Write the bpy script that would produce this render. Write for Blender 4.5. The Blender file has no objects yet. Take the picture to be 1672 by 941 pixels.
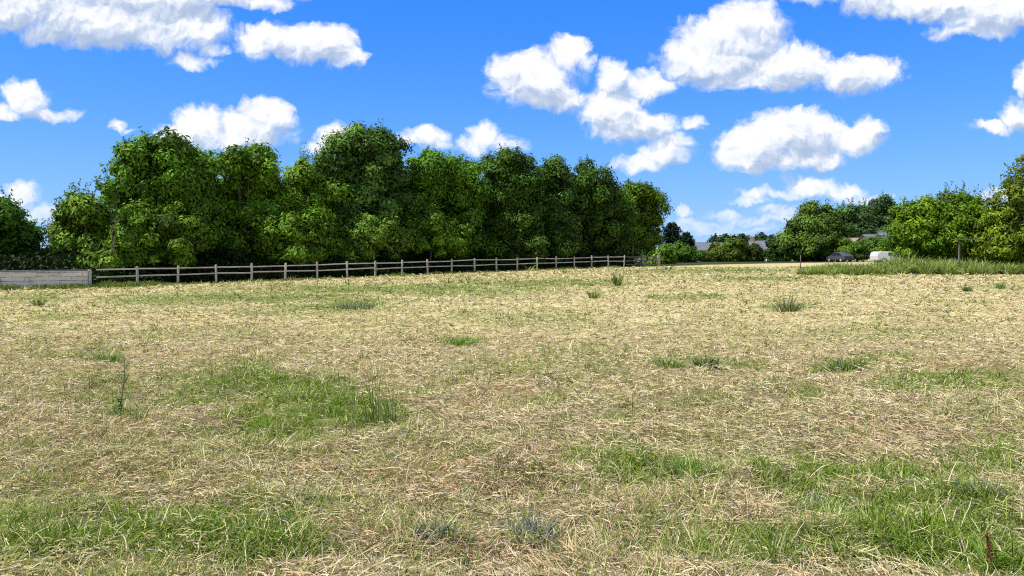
import bpy, math
import numpy as np
from mathutils import Vector

# ------------------------------------------------------------------ basics
SC = bpy.context.scene
COL = SC.collection
F, CX, HY, CAMZ = 1287.0, 836.0, 418.0, 1.6     # focal length and horizon row of the photograph
R = math.radians
RNG = np.random.default_rng(7)
UP = np.array((0., 0., 1.))

TO_SUN = np.array((-0.50, -0.20, 0.86)); TO_SUN /= np.linalg.norm(TO_SUN)


def world_at(px, py, Y):
    """point of the place seen at pixel (px, py) of the photograph, Y metres out"""
    return np.array(((px - CX) / F * Y, Y, CAMZ + (HY - py) / F * Y))


# ------------------------------------------------------------------ noise (numpy)
def _hash(ix, iy, seed):
    h = (ix.astype(np.int64) * 374761393 + iy.astype(np.int64) * 668265263 + seed * 974711) & 0x7fffffff
    h = ((h ^ (h >> 13)) * 1274126177) & 0x7fffffff
    return ((h ^ (h >> 16)) & 0xffff) / 65535.0


def vnoise(x, y, seed=0):
    x = np.asarray(x, float); y = np.asarray(y, float)
    ix = np.floor(x); iy = np.floor(y); fx = x - ix; fy = y - iy
    fx = fx * fx * (3 - 2 * fx); fy = fy * fy * (3 - 2 * fy)
    a = _hash(ix, iy, seed); b = _hash(ix + 1, iy, seed); c = _hash(ix, iy + 1, seed); d = _hash(ix + 1, iy + 1, seed)
    return (a * (1 - fx) + b * fx) * (1 - fy) + (c * (1 - fx) + d * fx) * fy


def fbm(x, y, seed=0, o=4):
    s = 0; a = .5; t = 0
    for k in range(o):
        s = s + a * vnoise(x * 2 ** k + 17.3 * k, y * 2 ** k - 9.1 * k, seed + k); t += a; a *= .5
    return s / t


# ------------------------------------------------------------------ terrain
_KY = np.array([-3000, 0, 25, 40, 46, 55, 66, 78, 100, 120, 160, 240, 4000.])
_KZ = np.array([0, 0, -.03, -.07, -.07, .09, .25, .37, .44, .45, .30, .05, 0.])
_fy = np.linspace(-100, 400, 2001)
_fz = np.interp(_fy, _KY, _KZ)
_k = np.hanning(33); _k /= _k.sum()
_fz = np.convolve(np.pad(_fz, 16, 'edge'), _k, 'valid')


def ground_z(X, Y, micro=True):
    X = np.asarray(X, float); Y = np.asarray(Y, float)
    s = np.clip((Y - 4) / 36, 0, 1); s = s * s * (3 - 2 * s)
    far = np.clip((700 - Y) / 400, 0, 1)
    z = .0106 * 25 * np.tanh(X / 25) * s * far + np.interp(Y, _fy, _fz)
    if micro:
        near = np.clip((60 - Y) / 40, 0, 1)
        z = z + near * ((fbm(X * .8, Y * .8, 3, 2) - .5) * .16 + (fbm(X * 2.3, Y * 2.3, 5, 3) - .5) * .15)
    return z


def on_ground(px, py):
    px = np.asarray(px, float); py = np.asarray(py, float)
    Y = CAMZ * F / np.maximum(py - HY, 1)
    for _ in range(12):
        z = ground_z((px - CX) / F * Y, Y, False)
        Y = .5 * Y + .5 * (CAMZ - z) * F / np.maximum(py - HY, 1)
    return (px - CX) / F * Y, Y


# ------------------------------------------------------------------ materials
def new_mat(name):
    m = bpy.data.materials.new(name); m.use_nodes = True
    nt = m.node_tree; nt.nodes.clear()
    out = nt.nodes.new('ShaderNodeOutputMaterial')
    return m, nt, out


class NT:
    def __init__(s, nt): s.nt = nt
    def n(s, t, **kw):
        x = s.nt.nodes.new(t)
        for k, v in kw.items(): setattr(x, k, v)
        return x
    def link(s, a, b): s.nt.links.new(a, b)
    def setin(s, sock, v):
        if hasattr(v, 'is_output') or isinstance(v, bpy.types.NodeSocket): s.link(v, sock)
        else: sock.default_value = v
    def math(s, op, a, b=None, c=None, clamp=False):
        x = s.n('ShaderNodeMath', operation=op, use_clamp=clamp)
        for i, v in enumerate((a, b, c)):
            if v is not None: s.setin(x.inputs[i], v)
        return x.outputs[0]
    def vmath(s, op, a, b=None, c=None):
        x = s.n('ShaderNodeVectorMath', operation=op)
        for i, v in enumerate((a, b, c)):
            if v is not None: s.setin(x.inputs[i], v)
        return x.outputs['Value'] if op in ('DOT_PRODUCT', 'LENGTH') else x.outputs[0]
    def noise(s, vec, scale, detail=4, rough=.55, out='Fac', dim='3D'):
        x = s.n('ShaderNodeTexNoise', noise_dimensions=dim)
        if vec is not None: s.link(vec, x.inputs['Vector'])
        x.inputs['Scale'].default_value = scale; x.inputs['Detail'].default_value = detail; x.inputs['Roughness'].default_value = rough
        return x.outputs[out]
    def mix(s, f, a, b, blend='MIX'):
        x = s.n('ShaderNodeMix', data_type='RGBA', blend_type=blend)
        s.setin(x.inputs[0], f); s.setin(x.inputs[6], a); s.setin(x.inputs[7], b)
        return x.outputs[2]
    def step(s, v, a, b):
        x = s.n('ShaderNodeMapRange', interpolation_type='SMOOTHSTEP')
        s.setin(x.inputs[0], v); x.inputs[1].default_value = a; x.inputs[2].default_value = b
        return x.outputs[0]


def c4(c): return (c[0], c[1], c[2], 1.)


def leaf_mat(name, trans=.35, rough=.6, spec=.25):
    """leaves: the colour of each leaf comes from the leaf itself (attribute), light goes partly through"""
    m, nt, out = new_mat(name); N = NT(nt)
    a = N.n('ShaderNodeVertexColor', layer_name='col')
    p = N.n('ShaderNodeBsdfPrincipled'); p.inputs['Roughness'].default_value = rough
    p.inputs['Specular IOR Level'].default_value = spec
    N.link(a.outputs[0], p.inputs['Base Color'])
    t = N.n('ShaderNodeBsdfTranslucent')
    N.link(N.mix(1., a.outputs[0], (1.0, 1.15, .45, 1), 'MULTIPLY'), t.inputs[0])
    x = N.n('ShaderNodeMixShader'); x.inputs[0].default_value = trans
    N.link(p.outputs[0], x.inputs[1]); N.link(t.outputs[0], x.inputs[2]); N.link(x.outputs[0], out.inputs[0])
    return m


def rough_mat(name, col, col2, scale=6, rough=.85, bump=.3, stretch=(1, 1, 1), spec=.3, detail=6):
    m, nt, out = new_mat(name); N = NT(nt)
    tc = N.n('ShaderNodeTexCoord')
    v = N.vmath('MULTIPLY', tc.outputs['Object'], stretch)
    f = N.noise(v, scale, detail, .62)
    f2 = N.noise(v, scale * .21, 3, .5)
    ff = N.step(N.math('ADD', N.math('MULTIPLY', f, .65), N.math('MULTIPLY', f2, .35)), .36, .64)
    p = N.n('ShaderNodeBsdfPrincipled'); p.inputs['Roughness'].default_value = rough
    p.inputs['Specular IOR Level'].default_value = spec
    N.link(N.mix(ff, c4(col), c4(col2)), p.inputs['Base Color'])
    b = N.n('ShaderNodeBump'); b.inputs['Strength'].default_value = bump; b.inputs['Distance'].default_value = .02
    N.link(f, b.inputs['Height']); N.link(b.outputs[0], p.inputs['Normal'])
    N.link(p.outputs[0], out.inputs[0])
    return m


def plain_mat(name, col, rough=.4, metal=0., spec=.5):
    return_m, nt, out = new_mat(name); N = NT(nt)
    tc = N.n('ShaderNodeTexCoord')
    f = N.noise(tc.outputs['Object'], 9, 4, .6)
    p = N.n('ShaderNodeBsdfPrincipled'); p.inputs['Roughness'].default_value = rough; p.inputs['Metallic'].default_value = metal
    p.inputs['Specular IOR Level'].default_value = spec
    N.link(N.mix(N.math('MULTIPLY', f, .35), c4(col), c4([c * .6 for c in col])), p.inputs['Base Color'])
    N.link(p.outputs[0], out.inputs[0])
    return return_m


M_LEAF = leaf_mat('leaf_green', .16, .65, .10)
M_BLADE = leaf_mat('grass_blade', .32, .7, .08)
M_STRAW = leaf_mat('dry_straw', .20, .8, .06)
M_BARK = rough_mat('bark', (.07, .055, .04), (.14, .12, .095), 9, .95, .8, (1, 1, .25))
M_TWIG = rough_mat('twig_bark', (.10, .085, .06), (.2, .18, .14), 9, .95, .5, (1, 1, .25))
M_WOOD = rough_mat('weathered_wood', (.27, .235, .19), (.48, .43, .36), 12, .9, .5, (1, 1, .15))
M_RAIL = rough_mat('weathered_rail', (.30, .26, .21), (.53, .475, .40), 12, .9, .5, (.12, .12, 1))
M_OLD_SHADED_WOOD = rough_mat('dark_old_and_shaded_wood', (.07, .06, .05), (.16, .14, .12), 12, .95, .5, (1, 1, .15))  # old posts and stakes; on the last fence stretch it paints tree shade
M_COPING = rough_mat('concrete_coping', (.10, .10, .105), (.19, .19, .20), 5, .9, .4)
M_SLATE = rough_mat('roof_slate', (.075, .08, .10), (.12, .13, .16), 5, .6, .3, (1, 1, 3))
M_TILE = rough_mat('roof_brown_tile', (.20, .15, .10), (.28, .22, .16), 5, .8, .3)
M_RENDER = rough_mat('house_render', (.34, .30, .25), (.45, .41, .35), 4, .9, .2)
M_BRICK = rough_mat('chimney_brick', (.27, .12, .07), (.36, .17, .09), 8, .9, .3)
M_GLASS = plain_mat('window_glass', (.02, .025, .03), .08)
M_WHITE = plain_mat('white_paint', (.62, .64, .66), .35)
M_SILVER = plain_mat('silver_paint', (.42, .45, .50), .3, .3)
M_CAR = plain_mat('grey_car_paint', (.07, .078, .095), .3, .2)
M_VAN = plain_mat('dull_white_paint', (.44, .45, .47), .4)
M_TYRE = plain_mat('black_rubber', (.02, .02, .02), .8)
M_SHED = rough_mat('pale_blue_paint', (.45, .52, .62), (.62, .68, .75), 3, .7, .1)


def block_wall_mat():
    m, nt, out = new_mat('grey_concrete_block'); N = NT(nt)
    tc = N.n('ShaderNodeTexCoord')
    b = N.n('ShaderNodeTexBrick')
    b.offset = .5; b.inputs['Scale'].default_value = 1; b.inputs['Brick Width'].default_value = 1.15; b.inputs['Row Height'].default_value = .235
    b.inputs['Mortar Size'].default_value = .018; b.inputs['Mortar Smooth'].default_value = .3; b.inputs['Bias'].default_value = 0
    b.inputs['Color1'].default_value = (.44, .395, .325, 1); b.inputs['Color2'].default_value = (.62, .56, .47, 1); b.inputs['Mortar'].default_value = (.13, .12, .10, 1)
    sx = N.n('ShaderNodeSeparateXYZ'); N.link(tc.outputs['Object'], sx.inputs[0])
    cb = N.n('ShaderNodeCombineXYZ'); N.link(sx.outputs[0], cb.inputs[0]); N.link(sx.outputs[2], cb.inputs[1])
    N.link(cb.outputs[0], b.inputs['Vector'])
    v = N.vmath('MULTIPLY', tc.outputs['Object'], (.6, .6, 2.2))
    f = N.noise(v, 3.2, 7, .65)
    p = N.n('ShaderNodeBsdfPrincipled'); p.inputs['Roughness'].default_value = .92; p.inputs['Specular IOR Level'].default_value = .2
    col = N.mix(N.step(f, .35, .7), b.outputs[0], (.64, .58, .49, 1))
    stain = N.math('MULTIPLY', N.step(N.noise(tc.outputs['Object'], 1.1, 5, .6), .52, .7), .5)
    N.link(N.mix(stain, col, (.12, .125, .12, 1)), p.inputs['Base Color'])
    bp = N.n('ShaderNodeBump'); bp.inputs['Strength'].default_value = .5; bp.inputs['Distance'].default_value = .02
    N.link(N.math('SUBTRACT', f, b.outputs['Fac']), bp.inputs['Height']); N.link(bp.outputs[0], p.inputs['Normal'])
    N.link(p.outputs[0], out.inputs[0])
    return m


M_BLOCK = block_wall_mat()


# ------------------------------------------------------------------ mesh building
def mesh_np(name, V, Fq, mat, parent=None, cols=None, smooth=False, origin=None):
    V = np.asarray(V, np.float32); Fq = np.asarray(Fq, np.int32)
    k = Fq.shape[1]
    if origin is not None: V = V - np.asarray(origin, np.float32)
    me = bpy.data.meshes.new(name)
    me.vertices.add(len(V)); me.vertices.foreach_set('co', V.ravel())
    me.loops.add(Fq.size); me.loops.foreach_set('vertex_index', Fq.ravel())
    me.polygons.add(len(Fq)); me.polygons.foreach_set('loop_start', np.arange(0, Fq.size, k, dtype=np.int32))
    me.polygons.foreach_set('loop_total', np.full(len(Fq), k, np.int32))
    if smooth: me.polygons.foreach_set('use_smooth', np.ones(len(Fq), bool))
    if cols is not None:
        a = me.attributes.new('col', 'FLOAT_COLOR', 'POINT')
        a.data.foreach_set('color', np.concatenate([cols, np.ones((len(cols), 1))], 1).astype(np.float32).ravel())
    me.update(calc_edges=True); me.materials.append(mat)
    o = bpy.data.objects.new(name, me); COL.objects.link(o)
    if parent is not None: o.parent = parent
    if origin is not None and parent is None: o.location = origin
    return o


class MB:
    """collects boxes, tubes and prisms and links them as ONE mesh"""
    def __init__(s): s.v = []; s.f = []
    def add(s, vs, fs):
        b = len(s.v); s.v += [tuple(map(float, p)) for p in vs]; s.f += [tuple(b + i for i in f) for f in fs]
    def box(s, c, half, ax=None):
        c = np.asarray(c, float); ax = np.eye(3) if ax is None else ax
        vs = [c + ax[0] * half[0] * i + ax[1] * half[1] * j + ax[2] * half[2] * k for k in (-1, 1) for j in (-1, 1) for i in (-1, 1)]
        s.add(vs, [(0, 2, 3, 1), (4, 5, 7, 6), (0, 1, 5, 4), (2, 6, 7, 3), (0, 4, 6, 2), (1, 3, 7, 5)])
    def prism(s, pts, d):
        """closed outline pts (counter-clockwise seen against d) pushed along d"""
        n = len(pts); pts = [np.asarray(p, float) for p in pts]; d = np.asarray(d, float)
        s.add(pts + [p + d for p in pts], [tuple(range(n))[::-1], tuple(range(n, 2 * n))] + [(i, (i + 1) % n, n + (i + 1) % n, n + i) for i in range(n)])
    def tube(s, path, rad, n=7):
        path = np.asarray(path, float); m = len(path); vs = []
        for i in range(m):
            d = path[min(i + 1, m - 1)] - path[max(i - 1, 0)]; d = d / (np.linalg.norm(d) + 1e-9)
            a = np.cross(d, (0.31, .95, .02)); a /= np.linalg.norm(a) + 1e-9; b = np.cross(d, a)
            for k in range(n):
                t = 2 * math.pi * k / n; vs.append(path[i] + rad[i] * (a * math.cos(t) + b * math.sin(t)))
        fs = [(i * n + k, i * n + (k + 1) % n, (i + 1) * n + (k + 1) % n, (i + 1) * n + k) for i in range(m - 1) for k in range(n)]
        fs += [tuple(range(n))[::-1], tuple(range((m - 1) * n, m * n))]
        s.add(vs, fs)
    def build(s, name, mat, parent=None, smooth=False, bevel=0, origin=None):
        me = bpy.data.meshes.new(name)
        o3 = np.zeros(3) if origin is None else np.asarray(origin, float)
        me.from_pydata([tuple(np.asarray(p) - o3) for p in s.v], [], s.f); me.materials.append(mat)
        if smooth: me.polygons.foreach_set('use_smooth', np.ones(len(me.polygons), bool))
        me.validate(); me.update()
        o = bpy.data.objects.new(name, me); COL.objects.link(o)
        if parent is not None: o.parent = parent
        if bevel:
            b = o.modifiers.new('edge', 'BEVEL'); b.width = bevel; b.segments = 2; b.limit_method = 'ANGLE'
        return o


def tag(o, label=None, cat=None, group=None, kind=None):
    for k, v in (('label', label), ('category', cat), ('group', group), ('kind', kind)):
        if v: o[k] = v
    return o


def thing(name, loc, label, cat, group=None, rz=0):
    o = bpy.data.objects.new(name, None); COL.objects.link(o); o.empty_display_size = .2
    o.location = tuple(map(float, loc)); o.rotation_euler = (0, 0, rz)
    return tag(o, label, cat, group)


# ------------------------------------------------------------------ leaves
def leaf_quads(pos, nrm, length, width, rng, droop=None):
    n = len(pos)
    t = rng.normal(size=(n, 3))
    if droop is not None: t = t * .6 + droop
    t -= nrm * (t * nrm).sum(1, keepdims=True); t /= np.linalg.norm(t, axis=1, keepdims=True) + 1e-9
    b = np.cross(nrm, t)
    L = length[:, None]; W = width[:, None]
    V = np.stack([pos - t * L * .5, pos + b * W * .5 + nrm * L * .08 - t * L * .05, pos + t * L * .5, pos - b * W * .5 + nrm * L * .08 - t * L * .05], 1).reshape(-1, 3)
    return V, np.arange(4 * n).reshape(n, 4)


def unit(rng, n):
    d = rng.normal(size=(n, 3)); return d / np.linalg.norm(d, axis=1, keepdims=True)


def crown_np(rng, lobes, clump_r, n_leaf, leaf_len, tint, n_sprig=0, sprig_len=.8, fill=1.0, tint_var=.25, yellow=.3, zmin=None, aspect=.42):
    """lobes: list of (centre, radii). returns verts, faces, colours of a crown of leaf clumps"""
    cc = []; cr = []
    areas = np.array([r[0] * r[2] + r[1] * r[2] + r[0] * r[1] for c, r in lobes]) * 4.2
    for (c, r), A in zip(lobes, areas):
        clump_r_ = clump_r * 1.30
        k = max(5, int(A / (clump_r_ ** 2 * 2.7)))
        d = unit(rng, k)
        # lumpy lobe surface
        q = c + d * r * rng.uniform(.66, 1.08, (k, 1))
        cc.append(q); cr.append(clump_r_ * rng.uniform(.5, 1.4, k))
    cc = np.concatenate(cc); cr = np.concatenate(cr)
    if zmin is not None:
        cc[:, 2] = np.maximum(cc[:, 2], zmin + cr * .3)
    ctr = np.average([c for c, r in lobes], axis=0, weights=areas)
    ctint = 1 + tint_var * rng.normal(size=len(cc)); cyel = np.clip(rng.normal(yellow, .3, len(cc)), 0, 1)
    idx = rng.choice(len(cc), n_leaf, p=cr ** 2 / (cr ** 2).sum())
    d = unit(rng, n_leaf)
    out = cc[idx] - ctr; out /= np.linalg.norm(out, axis=1, keepdims=True) + 1e-9
    d = d + out * .45 + UP * .15; d /= np.linalg.norm(d, axis=1, keepdims=True)
    rad = cr[idx] * (1 - .5 * rng.random(n_leaf) ** 2.2) * (1 + .26 * rng.normal(size=n_leaf).clip(-1, 1.8))
    pos = cc[idx] + d * rad[:, None] * (1., 1., .8)
    nrm = d * 1.15 + unit(rng, n_leaf) * .55 + UP * .25
    nrm /= np.linalg.norm(nrm, axis=1, keepdims=True)
    ll = leaf_len * 1.3 * rng.uniform(.55, 1.45, n_leaf)
    ti, ye = ctint[idx], cyel[idx]
    P = [pos]; Nn = [nrm]; LL = [ll]; T = [ti]; Ye = [ye]
    # sprigs sticking out of the outline
    if n_sprig:
        top = rng.choice(len(cc), n_sprig, p=(np.clip(out_w := (cc - ctr)[:, 2] - (cc - ctr)[:, 2].min(), .05, None) ** 1.2) / (np.clip(out_w, .05, None) ** 1.2).sum())
        m = 16
        o = cc[top] - ctr; o /= np.linalg.norm(o, axis=1, keepdims=True) + 1e-9
        o = o * .8 + UP * .7 + unit(rng, n_sprig) * .45; o /= np.linalg.norm(o, axis=1, keepdims=True)
        sl = sprig_len * rng.uniform(.5, 1.3, n_sprig)
        s = np.linspace(.1, 1, m)[None, :, None]
        start = cc[top] + o * cr[top][:, None] * .7
        sp = start[:, None] + o[:, None] * s * sl[:, None, None] + unit(rng, n_sprig * m).reshape(n_sprig, m, 3) * leaf_len * .45
        sn = unit(rng, n_sprig * m) + UP * .4; sn /= np.linalg.norm(sn, axis=1, keepdims=True)
        P.append(sp.reshape(-1, 3)); Nn.append(sn); LL.append(leaf_len * rng.uniform(.6, 1.1, n_sprig * m))
        T.append(np.repeat(ctint[top], m)); Ye.append(np.repeat(cyel[top], m))
    # large leaves deep inside, tinted darker as shade, so no sky shows through
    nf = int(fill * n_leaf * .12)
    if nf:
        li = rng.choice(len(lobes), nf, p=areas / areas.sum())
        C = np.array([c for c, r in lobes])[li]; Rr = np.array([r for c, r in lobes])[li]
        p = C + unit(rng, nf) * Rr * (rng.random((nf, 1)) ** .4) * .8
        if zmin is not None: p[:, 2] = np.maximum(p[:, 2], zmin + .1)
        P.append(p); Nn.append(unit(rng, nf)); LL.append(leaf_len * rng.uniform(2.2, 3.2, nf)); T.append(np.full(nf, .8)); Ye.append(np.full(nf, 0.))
    P = np.concatenate(P); Nn = np.concatenate(Nn); LL = np.concatenate(LL); T = np.concatenate(T); Ye = np.concatenate(Ye)
    V, Fq = leaf_quads(P, Nn, LL, LL * aspect * rng.uniform(.8, 1.2, len(LL)), rng)
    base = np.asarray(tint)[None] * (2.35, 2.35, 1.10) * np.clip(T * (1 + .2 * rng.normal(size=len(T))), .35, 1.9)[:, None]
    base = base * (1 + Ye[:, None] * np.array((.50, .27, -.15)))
    return V, Fq, np.repeat(np.clip(base, .004, .6), 4, 0)


def lobes_px(Y, lst, depth=.8):
    """(px, py, rx, ry[, dY]) as seen in the photograph, Y metres out"""
    out = []
    for l in lst:
        dy = l[4] if len(l) > 4 else 0
        y = Y + dy; k = y / F
        out.append((world_at(l[0], l[1], y), np.array((l[2] * k, max(l[2], .7 * l[3]) * k * depth, l[3] * k))))
    return out


G = (.028, .062, .010)      # the ordinary leaf green here


def fence_y(px):
    """depth of the fence line at a pixel column of the photograph"""
    k = (px - 153.) / (78.7 - .0346 * px)
    return 46 + 1.60 * np.clip(k, -8, 24)


def tree(name, label, Y, lst, trunk_px, n_leaf, leaf_len=.24, clump=.62, tint=G, sprig=60, sprig_len=.7, group=None, cat='tree', fill=1., yellow=.3,
         trunk_r=.16, depth=.8, seed=1, bark=None, zmin=None, tint_var=.25, aspect=.42, limbs=7, trunk_top=.6, behind=None):
    rng = np.random.default_rng(seed)
    if behind is not None:      # a tree of the row: stands `behind` metres beyond the fence, its crown follows the line of the row
        Y = float(fence_y(trunk_px)) + behind
        big = behind > 4
        lst = [(l[0], l[1] + (3 if big and l[1] < 330 else 0), l[2] * (1.04 if big and l[0] < 1000 else .95 if big else 1), l[3] * (.91 if big else 1), float(fence_y(l[0])) - float(fence_y(trunk_px)) + (np.interp(l[1], (270, 400), (-.7, 1.9)) if behind > 4 else 0)) for l in lst]
    lobes = lobes_px(Y, lst, depth)
    tx = (trunk_px - CX) / F * Y
    gz = float(ground_z(tx, Y, False))
    base = np.array((tx, Y, gz))
    root = thing(name, base, label, cat, group)
    zm = gz + .75 if zmin is None else gz + zmin
    V, Fq, C = crown_np(rng, lobes, clump, n_leaf, leaf_len, tint, sprig, sprig_len, fill, tint_var, yellow, zm, aspect)
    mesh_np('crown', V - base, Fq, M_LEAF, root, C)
    top = max(lobes, key=lambda l: l[0][2] + l[1][2] * .4)
    tip = top[0] + (0, 0, top[1][2] * trunk_top) - base
    ts = np.linspace(0, 1, 9)
    bow = rng.normal(0, .12, 2)
    path = np.array([tip * (t ** 1.15, t ** 1.15, t) + np.array((bow[0], bow[1], 0)) * math.sin(math.pi * t) for t in ts]); path[0, 2] -= .15
    mb = MB(); mb.tube(path, trunk_r * (1 - .86 * ts) + trunk_r * .5 * (1 - ts) ** 8, 9)
    trunk = mb.build('trunk', bark or M_BARK, root, True)
    for k in range(limbs):
        t = rng.uniform(.2, .85); i = t * 8; j = int(i)
        a = path[j] + (path[min(j + 1, 8)] - path[j]) * (i - j)
        c, r = lobes[rng.integers(len(lobes))]
        d = unit(rng, 1)[0]; d[2] = abs(d[2]) * .6
        e = c + d * r * .85 - base
        mid = a * .5 + e * .5 + np.array((0, 0, -.12 * np.linalg.norm(e - a))) + unit(rng, 1)[0] * .15
        pts = np.array([a * (1 - s) ** 2 + 2 * mid * s * (1 - s) + e * s * s for s in np.linspace(0, 1, 7)])
        r0 = trunk_r * (1 - .8 * t) * .6
        lb = MB(); lb.tube(pts, np.linspace(r0, r0 * .18, 7), 6)
        lb.build('limb', bark or M_BARK, trunk, True)
    return root


# ------------------------------------------------------------------ the ground
GREEN = [  # green patches of the field and one tussock's shadow strip, as they lie in the photograph (x, y, rx, ry, strength)
    (420, 640, 150, 26, .9), (500, 685, 120, 36, 1.), (600, 682, 60, 22, 1.), (310, 652, 60, 14, .9), (425, 602, 35, 14, .8), (390, 705, 90, 14, .6), (540, 650, 60, 20, .9),
    (200, 655, 60, 25, .35), (70, 905, 190, 46, 1.), (250, 880, 230, 44, .95), (330, 915, 180, 34, .8), (560, 835, 80, 16, .8), (430, 850, 130, 22, .7), (520, 925, 90, 30, .75), (40, 745, 90, 18, .35),
    (160, 580, 40, 14, .5), (60, 570, 60, 16, .35), (1410, 775, 190, 38, 1.), (1100, 775, 110, 22, .85), (1600, 770, 120, 40, .8), (1500, 835, 200, 50, .95), (1590, 900, 170, 60, 1.), (1400, 900, 130, 40, .9),
    (1240, 905, 110, 30, .7), (1000, 740, 90, 20, .5), (1580, 622, 120, 16, .8), (1470, 632, 70, 12, .7), (1640, 722, 90, 12, .8), (530, 502, 115, 6, .95), (590, 496, 45, 8, .9), (430, 512, 60, 4, .8),
    (1130, 486, 70, 6, .8), (755, 560, 40, 8, .8), (1165, 594, 95, 10, .7), (1020, 685, 95, 9, .75), (900, 655, 60, 9, .55), (1380, 597, 60, 12, .9), (1460, 582, 70, 5, .8),  # last ellipse paints the cast shadow right of the dark tussock as green
    (95, 516, 60, 7, .6), (380, 486, 230, 9, .95), (1230, 455, 90, 4, .9), (650, 472, 250, 8, .95), (880, 463, 160, 7, .95), (1150, 443, 150, 4, .9), (260, 494, 120, 6, .7), (760, 480, 160, 5, .6), (60, 487, 70, 7, .8), (1290, 503, 40, 6, .9), (860, 520, 130, 14, .4),
    (900, 600, 170, 30, .35), (1150, 660, 80, 14, .5), (1440, 521, 30, 5, .5), (1300, 640, 140, 12, .35), (1640, 470, 60, 5, .4), (330, 545, 130, 14, .3), (1420, 545, 160, 9, .3), (1250, 735, 90, 14, .4), (700, 640, 50, 10, .4),
]
BROWN = [(680, 775, 170, 36, .9), (880, 757, 60, 26, .8), (780, 905, 230, 45, .9), (1010, 900, 130, 40, .5), (90, 700, 120, 20, .5), (300, 790, 200, 30, .35), (1240, 640, 120, 8, .3), (980, 820, 120, 20, .5), (800, 850, 120, 24, .6), (1560, 700, 200, 14, .25)]


def patch(px, py, lst, rough=.55, seed=40):
    """0..1 strength of the patches at pixels of the photograph, edges broken up by noise on the ground"""
    X, Y = on_ground(px, py)
    w = fbm(X * 1.3, Y * .9, seed, 4) - .5
    w2 = fbm(X * 4.5, Y * 3.0, seed + 9, 3) - .5
    g = np.zeros(np.shape(px))
    for x, y, rx, ry, s in lst:
        d = ((px - x) / rx) ** 2 + ((py - y) / ry) ** 2
        g = np.maximum(g, s * np.clip((1.42 - d + w * 4.0 * rough + w2 * 3.6 * rough), 0, 1))
    return g


def to_px(X, Y, Z):
    Yc = np.maximum(Y, 1.0)
    return CX + F * X / Yc, HY + F * (CAMZ - Z) / Yc


def ground_mat():
    m, nt, out = new_mat('mown_field'); N = NT(nt)
    tc = N.n('ShaderNodeTexCoord'); P = tc.outputs['Object']
    a = N.n('ShaderNodeVertexColor', layer_name='col')
    v = N.vmath('MULTIPLY', P, (1.0, .55, 1))
    n1 = N.noise(v, 3.1, 7, .68); n2 = N.noise(P, 38, 4, .7); n3 = N.noise(N.vmath('MULTIPLY', P, (.22, .6, 1)), .55, 5, .6)
    col = N.mix(N.step(n1, .30, .72), N.mix(1., a.outputs[0], (.62, .60, .55, 1), 'MULTIPLY'), N.mix(1., a.outputs[0], (1.18, 1.16, 1.12, 1), 'MULTIPLY'))
    col = N.mix(N.math('MULTIPLY', N.step(n2, .5, .72), .55), col, (.035, .03, .02, 1))
    col = N.mix(N.math('MULTIPLY', N.step(n3, .52, .68), .22), col, (.16, .17, .05, 1))
    p = N.n('ShaderNodeBsdfPrincipled'); p.inputs['Roughness'].default_value = .95; p.inputs['Specular IOR Level'].default_value = .1
    N.link(col, p.inputs['Base Color'])
    b = N.n('ShaderNodeBump'); b.inputs['Strength'].default_value = .9; b.inputs['Distance'].default_value = .05
    N.link(N.math('ADD', n1, N.math('MULTIPLY', n2, .5)), b.inputs['Height']); N.link(b.outputs[0], p.inputs['Normal'])
    N.link(p.outputs[0], out.inputs[0])
    return m


STRAW = np.array((.44, .345, .20)); STRAW_PALE = np.array((.68, .575, .395)); STRAW_BROWN = np.array((.42, .25, .15))
GRASS = np.array((.105, .182, .012)); GRASS_PALE = np.array((.30, .33, .10))


def field_color(X, Y, Z):
    px, py = to_px(X, Y, Z)
    ok = (Y > 2.5) & (py > HY + 6)
    g = np.where(ok, patch(px, np.maximum(py, HY + 6), GREEN), 0.); b = np.where(ok, patch(px, np.maximum(py, HY + 6), BROWN, .8, 70), 0.)
    return g, b


def build_ground():
    tx = np.linspace(-1, 1, 461) * math.asinh(3000 / 5.); xs = 5 * np.sinh(tx)
    ty = np.linspace(-1, 1, 461); ys = 8 + 5 * np.sinh(ty * math.asinh(4000 / 5.))
    X, Y = np.meshgrid(xs, ys); Z = ground_z(X, Y)
    n = len(xs); V = np.stack([X, Y, Z], -1).reshape(-1, 3)
    i = np.arange(len(ys) - 1)[:, None] * n + np.arange(n - 1)[None]
    Fq = np.stack([i, i + 1, i + n + 1, i + n], -1).reshape(-1, 4)
    g, b = field_color(V[:, 0], V[:, 1], V[:, 2])
    near = np.clip((20 - V[:, 1]) / 13, 0, 1)[:, None]
    base = np.array((.415, .365, .19)) + (np.array((.22, .175, .10)) - np.array((.415, .365, .19))) * near
    C = base + (STRAW_BROWN * .5 - base) * (b[:, None] * .5)
    C = C + (GRASS * .6 - C) * (g[:, None] * .8)
    # ground behind the fence, under the trees: dark colour stands for their shade
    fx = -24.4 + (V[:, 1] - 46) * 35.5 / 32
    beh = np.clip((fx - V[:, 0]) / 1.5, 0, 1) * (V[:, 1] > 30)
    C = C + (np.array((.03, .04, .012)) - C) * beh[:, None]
    far = np.clip((V[:, 1] - 128) / 6, 0, 1)
    C = C + (np.array((.07, .11, .03)) - C) * far[:, None] * .8
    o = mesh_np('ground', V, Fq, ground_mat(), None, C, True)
    tag(o, 'mown hay field of straw with green grass patches', 'field', kind='structure')


build_ground()


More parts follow.
